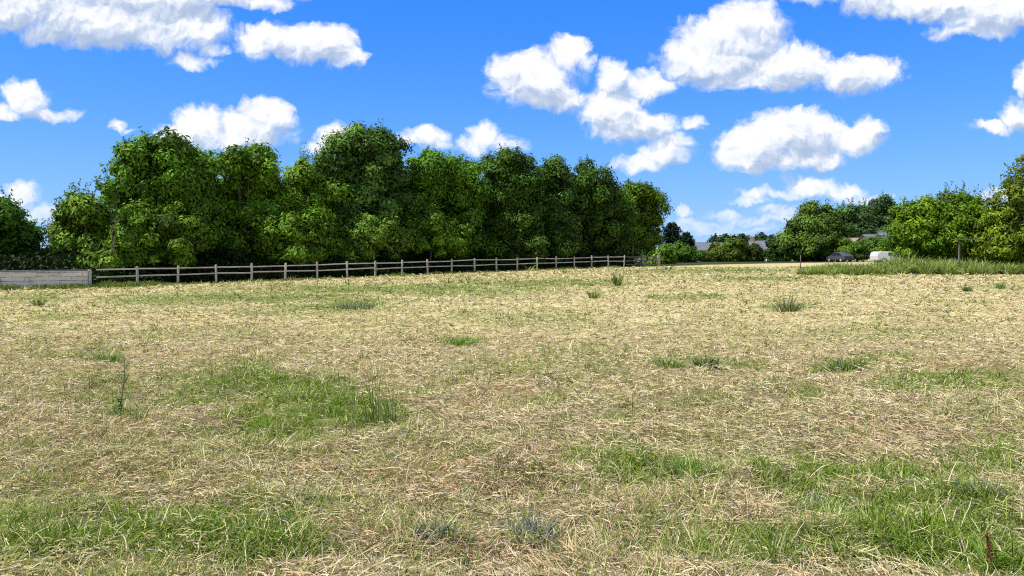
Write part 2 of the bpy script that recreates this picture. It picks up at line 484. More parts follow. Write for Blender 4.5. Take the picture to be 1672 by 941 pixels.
# ------------------------------------------------------------------ straw and grass blades
def ribbons(base, az, length, width, rise, bend, rng, segs=3, twist=None, curl=None):
    """flat blades: from base, heading az, rising at angle `rise`, bending over by `bend` radians, curling sideways by `curl`"""
    n = len(base)
    s = segs + 1
    P = np.empty((n, s, 3)); P[:, 0] = base
    a = rise.copy(); h = az.copy()
    cu = np.zeros(n) if curl is None else curl
    D = []
    for k in range(segs):
        d = np.stack([np.cos(a) * np.cos(h), np.cos(a) * np.sin(h), np.sin(a)], 1)
        P[:, k + 1] = P[:, k] + d * (length / segs)[:, None]
        a = a - bend / segs; h = h + cu / segs; D.append(d)
    D.append(D[-1])
    tw = rng.uniform(0, math.pi, n) if twist is None else twist
    V = np.empty((n, s, 2, 3))
    for k in range(s):
        d = D[k]
        sd = np.cross(d, UP); sd /= np.linalg.norm(sd, axis=1, keepdims=True) + 1e-9
        u2 = np.cross(sd, d)
        w = (sd * np.cos(tw)[:, None] + u2 * np.sin(tw)[:, None]) * (width * (1 - .8 * (k / segs) ** 2) * .5)[:, None]
        V[:, k, 0] = P[:, k] - w; V[:, k, 1] = P[:, k] + w
    V = V.reshape(-1, 3)
    b = (np.arange(n) * s * 2)[:, None] + (np.arange(segs) * 2)[None]
    Fq = np.stack([b, b + 1, b + 3, b + 2], -1).reshape(-1, 4)
    return V, Fq, s * 2


def sample_field(n, rng, y0=436, y1=1080, power=1.):
    """points on the field, spread evenly over what the photograph shows of it (and a margin round it)"""
    px = rng.uniform(-260, 1932, n); py = y0 + (y1 - y0) * rng.random(n) ** power
    # the field goes on to both sides
    m = int(n * .42); sd = rng.random(m) < .5
    px = np.concatenate([px, np.where(sd, rng.uniform(-1100, -260, m), rng.uniform(1932, 2900, m))]); py = np.concatenate([py, 505 + (y1 - 505) * rng.random(m) ** 1.15])
    X, Y = on_ground(px, py)
    fx = -24.4 + (Y - 46) * 35.5 / 32
    ok = (X > fx + .35) & (Y < 118)
    X, Y, px, py = X[ok], Y[ok], px[ok], py[ok]
    return X, Y, ground_z(X, Y), px, py


# where single tufts and dead clumps stand the hay is thin
CLEAR = [(708, 886, 32, 16), (868, 868, 52, 24), (738, 932, 52, 14), (1346, 826, 44, 20), (1594, 812, 38, 16), (1392, 856, 32, 10), (945, 803, 24, 9), (614, 680, 30, 22), (640, 682, 24, 20),
         (1286, 504, 26, 8), (1152, 596, 28, 9), (1092, 597, 30, 8), (1379, 599, 34, 10), (195, 660, 40, 24), (1613, 935, 30, 26), (176, 584, 24, 9), (752, 562, 36, 8), (578, 500, 46, 8), (1140, 655, 26, 10), (1112, 775, 34, 18)]


def clear_zone(px, py):
    z = np.zeros(np.shape(px))
    for x, y, rx, ry in CLEAR:
        z = np.maximum(z, np.clip(1.5 - ((px - x) / rx) ** 2 - ((py - y) / ry) ** 2, 0, .93))
    return z


def build_straw():
    rng = np.random.default_rng(21)
    X, Y, Z, px, py = sample_field(480000, rng, 437, 1080, 1.25)
    g = patch(px, py, GREEN); b = patch(px, py, BROWN, .8, 70)
    keep = rng.random(len(X)) > np.maximum(g * .85, clear_zone(px, py))
    X, Y, Z, px, py, g, b = (q[keep] for q in (X, Y, Z, px, py, g, b))
    n = len(X)
    pxm = Y / F
    length = np.maximum(rng.gamma(5, .0175, n).clip(.03, .22), 6 * pxm * rng.uniform(.6, 1.4, n))
    width = np.maximum(rng.uniform(.0035, .0080, n), 1.15 * pxm * rng.uniform(.7, 1.3, n))
    # hay lies in small swirls: neighbours share a heading
    az = (fbm(X * 1.7, Y * 1.7, 80, 2) * 9.0) + rng.normal(0, 1.0, n) + (rng.random(n) < .35) * rng.uniform(0, 6.3, n)
    stub = rng.random(n) < .16
    rise = np.where(stub, rng.uniform(.6, 1.45, n), np.abs(rng.normal(.12, .28, n)))
    bend = np.where(stub, rng.uniform(-.1, .7, n), rise * 1.4 + rng.normal(.2, .5, n))
    length = np.where(stub, length * .7, length)
    mound = np.clip(fbm(X * 2.1, Y * 2.1, 91, 3) - .42, 0, 1) * .22
    lift = np.where(stub, 0, rng.random(n) ** 1.5 * (.03 + mound))
    V, Fq, k = ribbons(np.stack([X, Y, Z + lift], 1), az, length, width, rise, bend, rng, 3, curl=rng.normal(0, 1.1, n))
    pale = rng.random(n) ** 1.3
    C = STRAW + (STRAW_PALE - STRAW) * pale[:, None]
    C = C + (STRAW_BROWN - C) * np.clip(b * .55 * rng.random(n) ** .5 + (rng.random(n) < .10) * .6 + .45 * np.clip((fbm(X * .6, Y * .45, 33, 4) - .52) * 6, 0, 1) * (rng.random(n) < .7), 0, 1)[:, None]
    gp = np.clip((fbm(X * .55, Y * .4, 55, 3) - .45) * 2.4 + .40 * np.clip((Y - 12) / 25, 0, 1), 0, 1) * (rng.random(n) < .55)
    C = C + (GRASS_PALE - C) * np.clip(gp * .8 + g * .45, 0, 1)[:, None]
    grey = rng.random(n) < .07
    C = np.where(grey[:, None], C.mean(1, keepdims=True) * np.array((.86, .80, .66)), C)
    C = C * rng.uniform(.70, 1.2, (n, 1))
    C = np.where((rng.random(n) < .12)[:, None], np.array((.15, .125, .08)) * rng.uniform(.5, 1.4, (n, 1)), C)     # dark stems, painted in for the shadowed gaps in the hay
    o = mesh_np('cut_hay', V, Fq, M_STRAW, None, np.repeat(np.clip(C, .01, .75), k, 0))
    tag(o, 'pale cut hay and stubble lying over the mown field', 'hay', kind='stuff')


def build_grass():
    rng = np.random.default_rng(22)
    X, Y, Z, px, py = sample_field(760000, rng, 438, 1080, 1.1)
    g = patch(px, py, GREEN)
    light = np.clip((fbm(X * .5, Y * .35, 55, 3) - .42) * 2.2, 0, 1)
    clump = fbm(X * 3.3, Y * 3.3, 61, 2)
    far = np.clip((Y - 12) / 25, 0, 1)
    prob = np.clip(g * .82 + .085 + .07 * np.clip((12 - Y) / 7, 0, 1) + (.09 + .16 * far) * light, 0, 1) * np.clip((clump - .30) * 3.2, .12, 1)
    keep = rng.random(len(X)) < prob
    X, Y, Z, px, py, g, light, clump = (q[keep] for q in (X, Y, Z, px, py, g, light, clump))
    n = len(X); pxm = Y / F
    length = np.maximum(rng.gamma(6, .017, n).clip(.04, .26) * (.65 + .5 * clump), 5 * pxm * rng.uniform(.5, 1.3, n))
    width = np.maximum(rng.uniform(.004, .009, n), 1.1 * pxm * rng.uniform(.7, 1.3, n))
    broad = (rng.random(n) < .20) & (g > .45)
    length = np.where(broad, np.minimum(length, .09), length); width = np.where(broad, np.maximum(.022, width * 1.8), width)
    az = rng.uniform(0, 6.283, n); rise = np.where(broad, rng.uniform(.1, .7, n), rng.normal(.95, .32, n).clip(.15, 1.5)); bend = rng.uniform(.2, 1.5, n)
    V, Fq, k = ribbons(np.stack([X, Y, Z - .01], 1), az, length, width, rise, bend, rng, 3, curl=rng.normal(0, .35, n), twist=rng.normal(0, .5, n))
    C = GRASS + (GRASS_PALE - GRASS) * np.clip(rng.random(n) ** 3 * .6 + (1 - g) * .75 * rng.random(n) ** .6, 0, 1)[:, None]
    C = C * rng.uniform(.6, 1.35, (n, 1))
    C = np.where(((rng.random(n) < .06) & ~broad)[:, None], STRAW_PALE, C)
    o = mesh_np('grass', V, Fq, M_BLADE, None, np.repeat(np.clip(C, .01, .75), k, 0))
    tag(o, 'green grass regrowing in patches of the mown field', 'grass', kind='stuff')


build_straw(); build_grass()


def build_tufts():
    """rooted tufts of stubble and regrowth all over the field"""
    rng = np.random.default_rng(23)
    X, Y, Z, px, py = sample_field(13000, rng, 440, 1080, 1.05)
    g = patch(px, py, GREEN); dens = fbm(X * .45, Y * .45, 58, 3)
    keep = rng.random(len(X)) < np.clip((dens - .33) * 3.2, .1, 1); X, Y, Z, g = X[keep], Y[keep], Z[keep], g[keep]
    n = len(X); m = 15; pxm = Y / F
    size = np.maximum(.10, 6.5 * pxm) * rng.gamma(6, 1 / 6, n).clip(.5, 2.2)
    kind = rng.random(n) - g * .35 - .08
    col = np.where((kind > .62)[:, None], STRAW_PALE, np.where((kind > .36)[:, None], GRASS_PALE, np.where((kind > .12)[:, None], np.array((.15, .20, .045)), np.array((.075, .12, .030)))))
    th = rng.uniform(0, 6.283, (n, m)); r = rng.random((n, m)) ** .5 * size[:, None] * .28
    bx = X[:, None] + r * np.cos(th); by = Y[:, None] + r * np.sin(th)
    L = size[:, None] * rng.uniform(.6, 1.3, (n, m)); W = np.maximum(.004, .95 * pxm)[:, None] * rng.uniform(.7, 1.3, (n, m))
    k = n * m
    V, Fq, kk = ribbons(np.stack([bx.ravel(), by.ravel(), np.repeat(Z, m) - .01], 1), (th + rng.normal(0, .7, (n, m))).ravel(), L.ravel(), W.ravel(), rng.uniform(.5, 1.4, k), rng.uniform(.4, 1.9, k), rng, 3, curl=rng.normal(0, .8, k), twist=rng.normal(0, .5, k))
    C = np.repeat(col, m, 0) * rng.uniform(.6, 1.3, (k, 1))
    C = np.where((rng.random(k) < .2)[:, None], STRAW_PALE * rng.uniform(.6, 1., (k, 1)), C)
    o = mesh_np('stubble', V, Fq, M_BLADE, None, np.repeat(np.clip(C, .01, .75), kk, 0))
    tag(o, 'short tufts of stubble and olive regrowth all over the field', 'stubble', kind='stuff')


build_tufts()


def blade_bed(name, label, X, Y, h, wid, cols, rng, bend=(.2, 1.2), sink=.03, mat=None, cat='tall grass', kind='stuff', rise=(.9, 1.5)):
    n = len(X); Z = ground_z(X, Y) - sink
    V, Fq, k = ribbons(np.stack([X, Y, Z], 1), rng.uniform(0, 6.283, n), h, wid, rng.uniform(rise[0], rise[1], n), rng.uniform(bend[0], bend[1], n), rng, 4, curl=rng.normal(0, .3, n), twist=rng.normal(0, .5, n))
    o = mesh_np(name, V, Fq, mat or M_BLADE, None, np.repeat(np.clip(cols, .005, .7), k, 0))
    return tag(o, label, cat, kind=kind)


def strip_grass():
    rng = np.random.default_rng(31)
    n = 30000
    t = rng.random(n); px = 1302 + t * 470
    Y = 53.2 + rng.random(n) ** 1.5 * 12 + (1 - np.clip(t * 6, 0, 1)) * 1.0 + 1.6 * vnoise(px / 17., px * 0, 4)
    X = (px - CX) / F * Y
    lump = np.clip(fbm(X * .38, Y * .5, 12, 3) * 1.5 - .22, .05, 1)
    h = (.12 + .95 * lump) * rng.uniform(.35, 1.35, n) * np.clip(.45 + t * 5, 0, 1)
    h = h * (1 + .45 * np.exp(-((px - 1475) / 40) ** 2))
    C = np.array((.105, .175, .030)) + (np.array((.36, .36, .15)) - np.array((.105, .175, .030))) * (rng.random(n)[:, None] ** 2 * .8)
    C = C * (.6 + 1.0 * fbm(X * .9, Y * .9, 15, 2))[:, None]
    blade_bed('tall_grass', 'strip of tall uncut green grass along the right edge of the field', X, Y, h, rng.uniform(.03, .07, n), C, rng)
    # rough verge under the wall and the fence
    n = 17000
    k = rng.random(n) * 25.5 - 4.0
    k = np.where(rng.random(n) < .35, rng.uniform(-4, 2.2, n), k)
    off = rng.normal(0, .35, n) + .25
    X = -24.4 + k * 1.775 + off * .67; Y = 46 + k * 1.6 - off * .74
    lump = fbm(X * .8, Y * .8, 18, 3)
    h = (.10 + .55 * np.clip(lump - .3, 0, 1)) * rng.uniform(.5, 1.3, n) * np.where(k < 1.5, 1.25, .85)
    C = np.array((.07, .13, .02)) + (np.array((.24, .25, .09)) - np.array((.07, .13, .02))) * (rng.random(n)[:, None] ** 1.8)
    blade_bed('verge_grass', 'rough green grass and weeds along the foot of the wall and fence', X, Y, h, rng.uniform(.02, .05, n), C, rng)


strip_grass()

# ------------------------------------------------------------------ single tufts, weeds and dead clumps of the field
DARK_T = (.045, .085, .022); BLUE_T = (.09, .13, .08); GREY_T = (.15, .17, .15); FRESH_T = (.08, .16, .02)


def tuft(name, label, px, py, hpx, wpx, n, col, seed, cat='grass tuft', group=None, rise=(.75, 1.5), bend=(.1, 1.1), wide=1., pale=.3, stalks=0):
    rng = np.random.default_rng(seed)
    X0, Y0 = map(float, on_ground(px, py)); k = Y0 / F
    base = np.array((X0, Y0, float(ground_z(X0, Y0))))
    root = thing(name, base, label, cat, group)
    r = wpx * k * .5; th = rng.uniform(0, 6.283, n); rr = np.sqrt(rng.random(n)) * r * .75
    X = X0 + rr * np.cos(th); Y = Y0 + rr * np.sin(th)
    h = hpx * k * rng.uniform(.55, 1.1, n) * (1.1 - .45 * rr / (r + 1e-6))
    w = np.maximum(.005, 1.2 * k) * rng.uniform(.7, 1.4, n) * wide
    V, Fq, kk = ribbons(np.stack([X, Y, ground_z(X, Y) - .01], 1) - base, th + rng.normal(0, .6, n), h * 1.15, w, rng.uniform(rise[0], rise[1], n), rng.uniform(bend[0], bend[1], n), rng, 4, curl=rng.normal(0, .5, n), twist=rng.normal(0, .6, n))
    C = np.array(col) * rng.uniform(.6, 1.4, (n, 1)); C = C + (np.array((.34, .33, .18)) - C) * ((rng.random(n) < pale) * rng.uniform(.3, .9, n))[:, None]
    mesh_np('blades', V, Fq, M_BLADE, root, np.repeat(np.clip(C, .01, .7), kk, 0))
    for j in range(stalks):
        a = rng.uniform(0, 6.283); L = hpx * k * rng.uniform(1.1, 1.5)
        p0 = np.array((math.cos(a), math.sin(a), 0)) * r * .3; lean = rng.normal(0, .12, 2)
        pts = np.array([p0 + np.array((lean[0] * L * s * s, lean[1] * L * s * s, L * s)) for s in np.linspace(0, 1, 6)])
        mb = MB(); mb.tube(pts, np.linspace(max(.003, .5 * k), max(.0015, .3 * k), 6), 5)
        mb.build('stalk', M_STALK, root, True)
    return root


M_STALK = rough_mat('green_stalk', (.10, .15, .04), (.17, .2, .07), 30, .7, .1)
M_DOCK = rough_mat('rust_red_seed', (.16, .055, .03), (.26, .10, .05), 40, .9, .4)
tf = 'tufts standing in the mown field'
tuft('grass_tuft', 'tallest fresh green grass tuft with upright blades at right end of the big green patch', 614, 692, 84, 54, 30, FRESH_T, 1, group=tf, rise=(1.2, 1.55), bend=(0, .5), pale=.15, stalks=5)
tuft('grass_tuft', 'shorter upright green tuft just right of the tallest tuft by the big green patch', 640, 694, 62, 44, 26, FRESH_T, 2, group=tf, rise=(1.1, 1.5), bend=(0, .6), pale=.15, stalks=3)
tuft('grass_tuft', 'dark green tussock with loose stalks standing in the distant straw, right of centre', 1286, 509, 30, 46, 130, DARK_T, 3, group=tf, stalks=4, pale=.5)
tuft('grass_tuft', 'small narrow upright tuft in the straw below the right end of the fence', 1008, 467, 22, 15, 60, FRESH_T, 4, group=tf, rise=(1.1, 1.5), bend=(0, .5))
tuft('grass_tuft', 'wide low bluish tussock at the end of the thin green line before the fence', 578, 505, 17, 84, 200, BLUE_T, 5, group=tf)
tuft('grass_tuft', 'low dark tussock in the straw right of centre, left of the shadowed tussock', 1152, 600, 24, 50, 220, DARK_T, 6, group=tf)
tuft('grass_tuft', 'flat green tussock just left of the low dark tussock', 1092, 600, 13, 56, 130, FRESH_T, 7, group=tf)
tuft('grass_tuft', 'dark tussock with one thin stalk and its shadow painted green to its right', 1379, 605, 24, 58, 150, DARK_T, 8, group=tf, stalks=1, pale=.45)
tuft('grass_tuft', 'green tuft behind the tall weed at the left of the field', 176, 590, 26, 46, 160, FRESH_T, 9, group=tf)
tuft('grass_tuft', 'small green tuft at far left below the concrete wall', 64, 502, 16, 20, 70, FRESH_T, 10, group=tf)
tuft('grass_tuft', 'tiny tuft in the straw in front of the tall grass strip', 1579, 476, 16, 14, 50, DARK_T, 11, group=tf)
tuft('grass_tuft', 'tiny rounded tuft near the right edge in front of the tall grass strip', 1633, 472, 14, 16, 50, FRESH_T, 12, group=tf)
tuft('grass_tuft', 'thin yellowish tuft in the straw mid field below the end of the fence', 968, 488, 20, 18, 50, (.16, .19, .06), 13, group=tf)
tuft('grass_tuft', 'fresh green tuft alone in the straw at mid field centre', 752, 566, 14, 66, 170, (.12, .21, .03), 14, group=tf)
tuft('grass_tuft', 'olive tuft leaning in the straw below the low dark tussock', 1140, 660, 22, 46, 120, (.12, .16, .045), 15, group=tf)
tuft('grass_tuft', 'bright tall blades in the lower right grass, nearest the camera', 1262, 925, 78, 70, 90, (.12, .20, .03), 16, group=tf, rise=(.9, 1.5), bend=(.1, .9))
tuft('grass_tuft', 'loose green tuft at the top edge of the lower right grass', 1112, 785, 40, 60, 110, FRESH_T, 17, group=tf)
dg = 'grey withered clumps lying in the hay'
tuft('withered_clump', 'small round blue grey withered clump in the brown hay at bottom centre', 708, 894, 36, 60, 260, (.085, .105, .10), 20, 'dead weed', dg, (.2, 1.2), (.2, 1.6), 1.3, .05)
tuft('withered_clump', 'widest blue grey withered clump right of bottom centre', 868, 880, 50, 96, 420, (.10, .12, .115), 21, 'dead weed', dg, (.2, 1.2), (.2, 1.6), 1.2, .12)
tuft('withered_clump', 'pale grey green flattened clump at the very bottom centre', 738, 938, 34, 96, 260, (.19, .23, .17), 22, 'dead weed', dg, (.1, .9), (.2, 1.4), 2.0, .2)
tuft('withered_clump', 'grey green drooping clump at the left edge of the lower right grass', 1346, 836, 42, 80, 260, (.17, .20, .16), 23, 'dead weed', dg, (.3, 1.2), (.4, 1.8), 1.2, .2)
tuft('withered_clump', 'dark grey clump inside the lower right grass near the right edge', 1594, 822, 38, 70, 240, (.10, .105, .10), 24, 'dead weed', dg, (.2, 1.2), (.3, 1.6), 1.2, .1)
tuft('withered_clump', 'pale grey leaves lying flat between the two grey clumps on the lower right', 1392, 862, 26, 58, 80, (.27, .29, .27), 25, 'dead weed', dg, (.05, .5), (.1, .9), 2.6, .1)
tuft('withered_clump', 'small pale grey clump beside the green tuft at right of centre', 945, 809, 24, 44, 100, (.20, .22, .19), 26, 'dead weed', dg, (.1, .8), (.2, 1.3), 1.8, .2)


def weed(px, py):
    rng = np.random.default_rng(77)
    X0, Y0 = map(float, on_ground(px, py)); k = Y0 / F
    root = thing('tall_weed', (X0, Y0, float(ground_z(X0, Y0))), 'tall thin branching weed stem standing in the hay at left', 'weed')
    H = 92 * k
    main = np.array([(0.02 * math.sin(3 * s) + .05 * s, 0, H * s) for s in np.linspace(0, 1, 8)])
    mb = MB(); mb.tube(main, np.linspace(.008, .004, 8), 5); mb.build('stem', M_STALK, root, True)
    for z0, dx, L in ((.38, .07, .30), (.55, -.05, .2), (.66, .06, .22), (.3, -.04, .16)):
        a = np.array((.05 * z0, 0, H * z0))
        pts = np.array([a + np.array((dx * s, .02 * s, L * s * H * .8)) for s in np.linspace(0, 1, 5)])
        b = MB(); b.tube(pts, np.linspace(.005, .003, 5), 5); b.build('branch', M_STALK, root, True)
    pts = np.array([np.array((-.33 - .05 * s + .05 * s * s, .05, .62 * H * s)) for s in np.linspace(0, 1, 6)])
    b = MB(); b.tube(pts, np.linspace(.005, .003, 6), 5); b.build('side_stem', M_STALK, root, True)
    n = 46
    hh = rng.random(n) ** 1.6
    pos = np.stack([.05 * hh, np.zeros(n), H * hh * .95], 1) + unit(rng, n) * np.array((.05, .05, .01)) * (1 - .5 * hh[:, None])
    nr = unit(rng, n) * .6 + UP; nr /= np.linalg.norm(nr, axis=1, keepdims=True)
    V, Fq = leaf_quads(pos, nr, .09 * (1.2 - hh), .022 * (1.3 - hh), rng)
    mesh_np('leaves', V, Fq, M_LEAF, root, np.repeat(np.array((.06, .11, .02)) * rng.uniform(.6, 1.3, (n, 1)), 4, 0))


weed(195, 672)
tuft('grass_tuft', 'loose olive tuft round the foot of the tall thin weed', 205, 682, 26, 110, 150, (.11, .15, .045), 30, group=tf)


def dock(px, py):
    rng = np.random.default_rng(78)
    X0, Y0 = map(float, on_ground(px, py)); k = Y0 / F
    root = thing('dock_plant', (X0, Y0, float(ground_z(X0, Y0))), 'rust brown dock seed stalk in the grass at bottom right', 'weed')
    H = 64 * k
    pts = np.array([(.01 * math.sin(4 * s), 0, H * s) for s in np.linspace(0, 1, 7)])
    mb = MB(); mb.tube(pts, np.linspace(.006, .003, 7), 6); mb.build('stem', M_DOCK, root, True)
    n = 170
    hh = rng.uniform(.35, 1.0, n)
    pos = np.stack([.01 * np.sin(4 * hh), np.zeros(n), H * hh], 1) + unit(rng, n) * .014 * (1.3 - hh[:, None])
    V, Fq = leaf_quads(pos, unit(rng, n), np.full(n, .012), np.full(n, .009), rng)
    mesh_np('seed_head', V, Fq, M_LEAF, root, np.repeat(np.array((.17, .065, .035)) * rng.uniform(.5, 1.5, (n, 1)), 4, 0))
    n = 9; th = rng.uniform(0, 6.283, n)
    V, Fq, kk = ribbons(np.zeros((n, 3)), th, rng.uniform(.12, .22, n), np.full(n, .035), rng.uniform(.5, 1.1, n), rng.uniform(.5, 1.3, n), rng, 4, twist=rng.normal(0, .3, n))
    mesh_np('leaves', V, Fq, M_BLADE, root, np.repeat(np.array(FRESH_T) * rng.uniform(.7, 1.2, (n, 1)), kk, 0))


dock(1613, 948)


# ------------------------------------------------------------------ fence and wall
FO = np.array((-24.4, 46.0)); FD = np.array((1.775, 1.60)); FL = np.linalg.norm(FD); FU = FD / FL; FN = np.array((FU[1], -FU[0]))
AX = np.array(((FU[0], FU[1], 0), (FN[0], FN[1], 0), (0, 0, 1.)))


def fpt(k, off=0.):
    p = FO + FD * k + FN * off
    return np.array((p[0], p[1], float(ground_z(p[0], p[1], False))))


def fence():
    rng = np.random.default_rng(5)
    b0 = fpt(10)
    root = thing('post_and_rail_fence', b0, 'long weathered grey post and rail fence with two rails in front of the trees', 'fence')
    tops = []
    for k in range(1, 21):
        p = fpt(k); h = 1.17 + rng.uniform(-.03, .03); tops.append((p, h))
        ax = AX.copy()
        lean = rng.normal(0, .022, 2); ax[2] = np.array((lean[0], lean[1], 1.))
        m = MB(); m.box(p - b0 + (0, 0, h / 2 - .1), (.062, .052, h / 2 + .1), ax)
        m.box(p - b0 + np.array((lean[0], lean[1], 1)) * (h / 2 - .1) + (0, 0, h / 2 + .115), (.048, .040, .012), ax)
        m.build('post', M_WOOD, root, bevel=.012)
    for k in range(0, 20):
        for hz in (1.02, .62):
            j1, j2 = rng.normal(0, .028, 2)
            a = fpt(k if k else .06, -.06 if k else 0) + (0, 0, hz + j1 - (0 if k else .0)); b = fpt(k + 1, -.06) + (0, 0, hz + j2)
            d = b - a; L = np.linalg.norm(d); d /= L
            up = np.array((0, 0, 1.)) - d * d[2]; up /= np.linalg.norm(up)
            m = MB(); m.box((a + b) / 2 - b0, (L / 2 - .004, .02, .041), np.array((d, np.cross(up, d), up)))
            m.build('rail', M_RAIL, root, bevel=.006)
    # the last stretch with three rails, its dark wood colour standing for tree shade
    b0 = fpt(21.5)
    root = thing('rail_fence', b0, 'short three rail stretch darkened as shade at the fence end with a thick double post', 'fence')
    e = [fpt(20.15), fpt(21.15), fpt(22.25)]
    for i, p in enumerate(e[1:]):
        m = MB(); m.box(p - b0 + (0, 0, .5), (.075, .075, .62), AX); m.build('post', M_OLD_SHADED_WOOD if i == 0 else M_WOOD, root, bevel=.012)
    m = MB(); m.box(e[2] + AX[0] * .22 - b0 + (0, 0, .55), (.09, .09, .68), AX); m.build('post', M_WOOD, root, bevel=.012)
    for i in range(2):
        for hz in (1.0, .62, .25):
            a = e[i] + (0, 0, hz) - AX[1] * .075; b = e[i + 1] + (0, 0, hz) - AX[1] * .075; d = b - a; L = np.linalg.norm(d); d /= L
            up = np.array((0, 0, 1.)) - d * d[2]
            m = MB(); m.box((a + b) / 2 - b0, (L / 2, .02, .045), np.array((d, np.cross(up, d), up))); m.build('rail', M_OLD_SHADED_WOOD, root, bevel=.005)


fence()


def wall():
    a = fpt(-7.0); b = fpt(-.06)
    base = a.copy(); zt = .735 - base[2]
    L = np.linalg.norm((b - a)[:2]); ang = math.atan2(FU[1], FU[0])
    root = thing('concrete_wall', base, 'low grey concrete block wall with coping joining the fence at far left', 'wall', rz=ang)
    m = MB(); m.box((L / 2 - .1, 0, zt / 2 - .2), (L / 2 - .1, .09, zt / 2 + .2)); m.build('wall_panel', M_BLOCK, root, bevel=.01)
    x = 0
    while x < L - .3:
        w = min(1.15, L - .2 - x)
        m = MB(); m.box((x + w / 2, 0, zt + .033), (w / 2 - .005, .12, .03)); m.build('coping', M_COPING, root, bevel=.01); x += 1.15
    m = MB(); m.box((L - .085, 0, zt / 2 - .2), (.085, .11, zt / 2 + .26)); m.build('end_post', rough_mat('pale_concrete', (.27, .27, .27), (.40, .40, .39), 6, .9, .3), root, bevel=.012)


wall()

# ------------------------------------------------------------------ the row of trees behind the fence
tg = 'trees in the row behind the fence'
tree('broadleaf_tree', 'dark green tree cut by the left edge behind the concrete wall', 50, [(-8, 385, 46, 50), (-50, 360, 55, 55), (8, 410, 44, 32), (-10, 347, 26, 26)], -10, 34000, seed=101, group=tg, behind=5.2, tint=(.020, .048, .010), yellow=.15)
tree('broadleaf_tree', 'low spreading bushy tree between the dark edge tree and the tallest left tree', 49, [(138, 378, 38, 44), (142, 346, 26, 28), (112, 404, 28, 30), (165, 395, 44, 44), (130, 415, 60, 22)], 135, 36000, seed=102, group=tg, behind=5.2, tint=(.034, .066, .016), yellow=.35, sprig=110, sprig_len=.9)
tree('broadleaf_tree', 'large leafy tree with a broad top at the left of the row', 53, [(258, 275, 58, 46), (295, 296, 54, 42), (235, 312, 42, 50), (290, 352, 76, 64), (345, 362, 40, 56), (225, 385, 50, 46), (310, 400, 80, 36), (262, 246, 40, 22), (228, 262, 25, 30), (318, 270, 26, 26)], 280, 78000, seed=103, group=tg, behind=5.2, tint=(.026, .060, .010), yellow=.35, trunk_r=.22)
tree('broadleaf_tree', 'leafy tree with a bright narrow top second in the row', 56, [(408, 274, 38, 34), (384, 264, 16, 20), (398, 320, 36, 46), (432, 338, 40, 50), (400, 375, 52, 56), (425, 405, 60, 30)], 410, 56000, seed=104, group=tg, behind=5.2, tint=(.030, .068, .010), yellow=.45)
tree('broadleaf_tree', 'light yellowish green tree with a pointed top left of the tall blue green tree', 57, [(497, 306, 24, 34), (515, 332, 36, 40), (475, 350, 50, 44), (520, 385, 58, 46), (490, 408, 60, 28), (497, 275, 12, 20)], 500, 46000, seed=105, group=tg, behind=5.2, tint=(.036, .072, .012), yellow=.4, sprig=120, sprig_len=1.1)
tree('broadleaf_tree', 'tallest tree, domed and dark blue green, in the middle of the row', 60, [(592, 254, 44, 42), (556, 272, 30, 42), (628, 262, 36, 42), (610, 235, 34, 22), (600, 325, 66, 60), (575, 370, 54, 50), (630, 375, 50, 50), (600, 410, 62, 28)], 598, 72000, seed=106, group=tg, behind=5.2, tint=(.026, .056, .021), yellow=.1, trunk_r=.22, leaf_len=.22)
tree('broadleaf_tree', 'broad round tree just right of the tall blue green tree', 63, [(705, 276, 42, 38), (682, 312, 40, 48), (748, 298, 36, 46), (715, 350, 72, 60), (680, 390, 52, 44), (745, 395, 56, 42)], 712, 64000, seed=107, group=tg, behind=5.2, tint=(.026, .062, .011), yellow=.3, trunk_r=.2)
tree('broadleaf_tree', 'deep green tree with an uneven top right of the broad round tree', 67, [(828, 282, 38, 38), (804, 318, 32, 46), (852, 315, 36, 50), (820, 360, 62, 58), (805, 400, 50, 36), (855, 400, 44, 36)], 825, 54000, seed=108, group=tg, behind=5.2, tint=(.018, .040, .010), yellow=.2)
tree('broadleaf_tree', 'narrow dark tree squeezed between two wider ones in the right half of the row', 71, [(900, 300, 22, 38), (905, 345, 42, 58), (895, 395, 42, 38)], 900, 30000, seed=109, group=tg, behind=5.2, tint=(.016, .036, .011), yellow=.15)
tree('broadleaf_tree', 'dark rounded tree second from the right end of the row', 75, [(952, 302, 38, 38), (940, 340, 44, 52), (985, 335, 32, 44), (955, 390, 52, 42), (990, 390, 36, 38)], 955, 44000, seed=110, group=tg, behind=5.2, tint=(.017, .038, .010), yellow=.2)
tree('broadleaf_tree', 'yellow green tree at the right end of the row', 79, [(1035, 330, 34, 34), (1055, 345, 26, 34), (1015, 350, 26, 40), (1042, 378, 36, 32), (1020, 400, 24, 22)], 1030, 34000, seed=111, group=tg, behind=5.2, tint=(.027, .054, .010), yellow=.3, zmin=1.0, sprig=50, fill=.7)
tree('sapling', 'thin spindly sapling with a few leaves left of the tallest left tree', 48.5, [(181, 318, 8, 13), (172, 308, 7, 6), (192, 305, 5, 5)], 183, 420, .2, .2, group=None, seed=112, trunk_r=.035, sprig=14, sprig_len=.5, limbs=4, fill=0, cat='young tree', yellow=.4, trunk_top=.9)


# low lit branches and shrubs at the feet of the trees
def shrub(label, Y, lst, n, seed, tint=G, yellow=.3, name='shrub', group='shrubs under the tree row', leaf=.22, clump=.45, sprig=40, **k):
    return tree(name, label, Y, lst, lst[0][0], n, leaf, clump, tint, sprig, .6, group, 'shrub', yellow=yellow, seed=seed, trunk_r=.06, limbs=5, zmin=.05, **k)


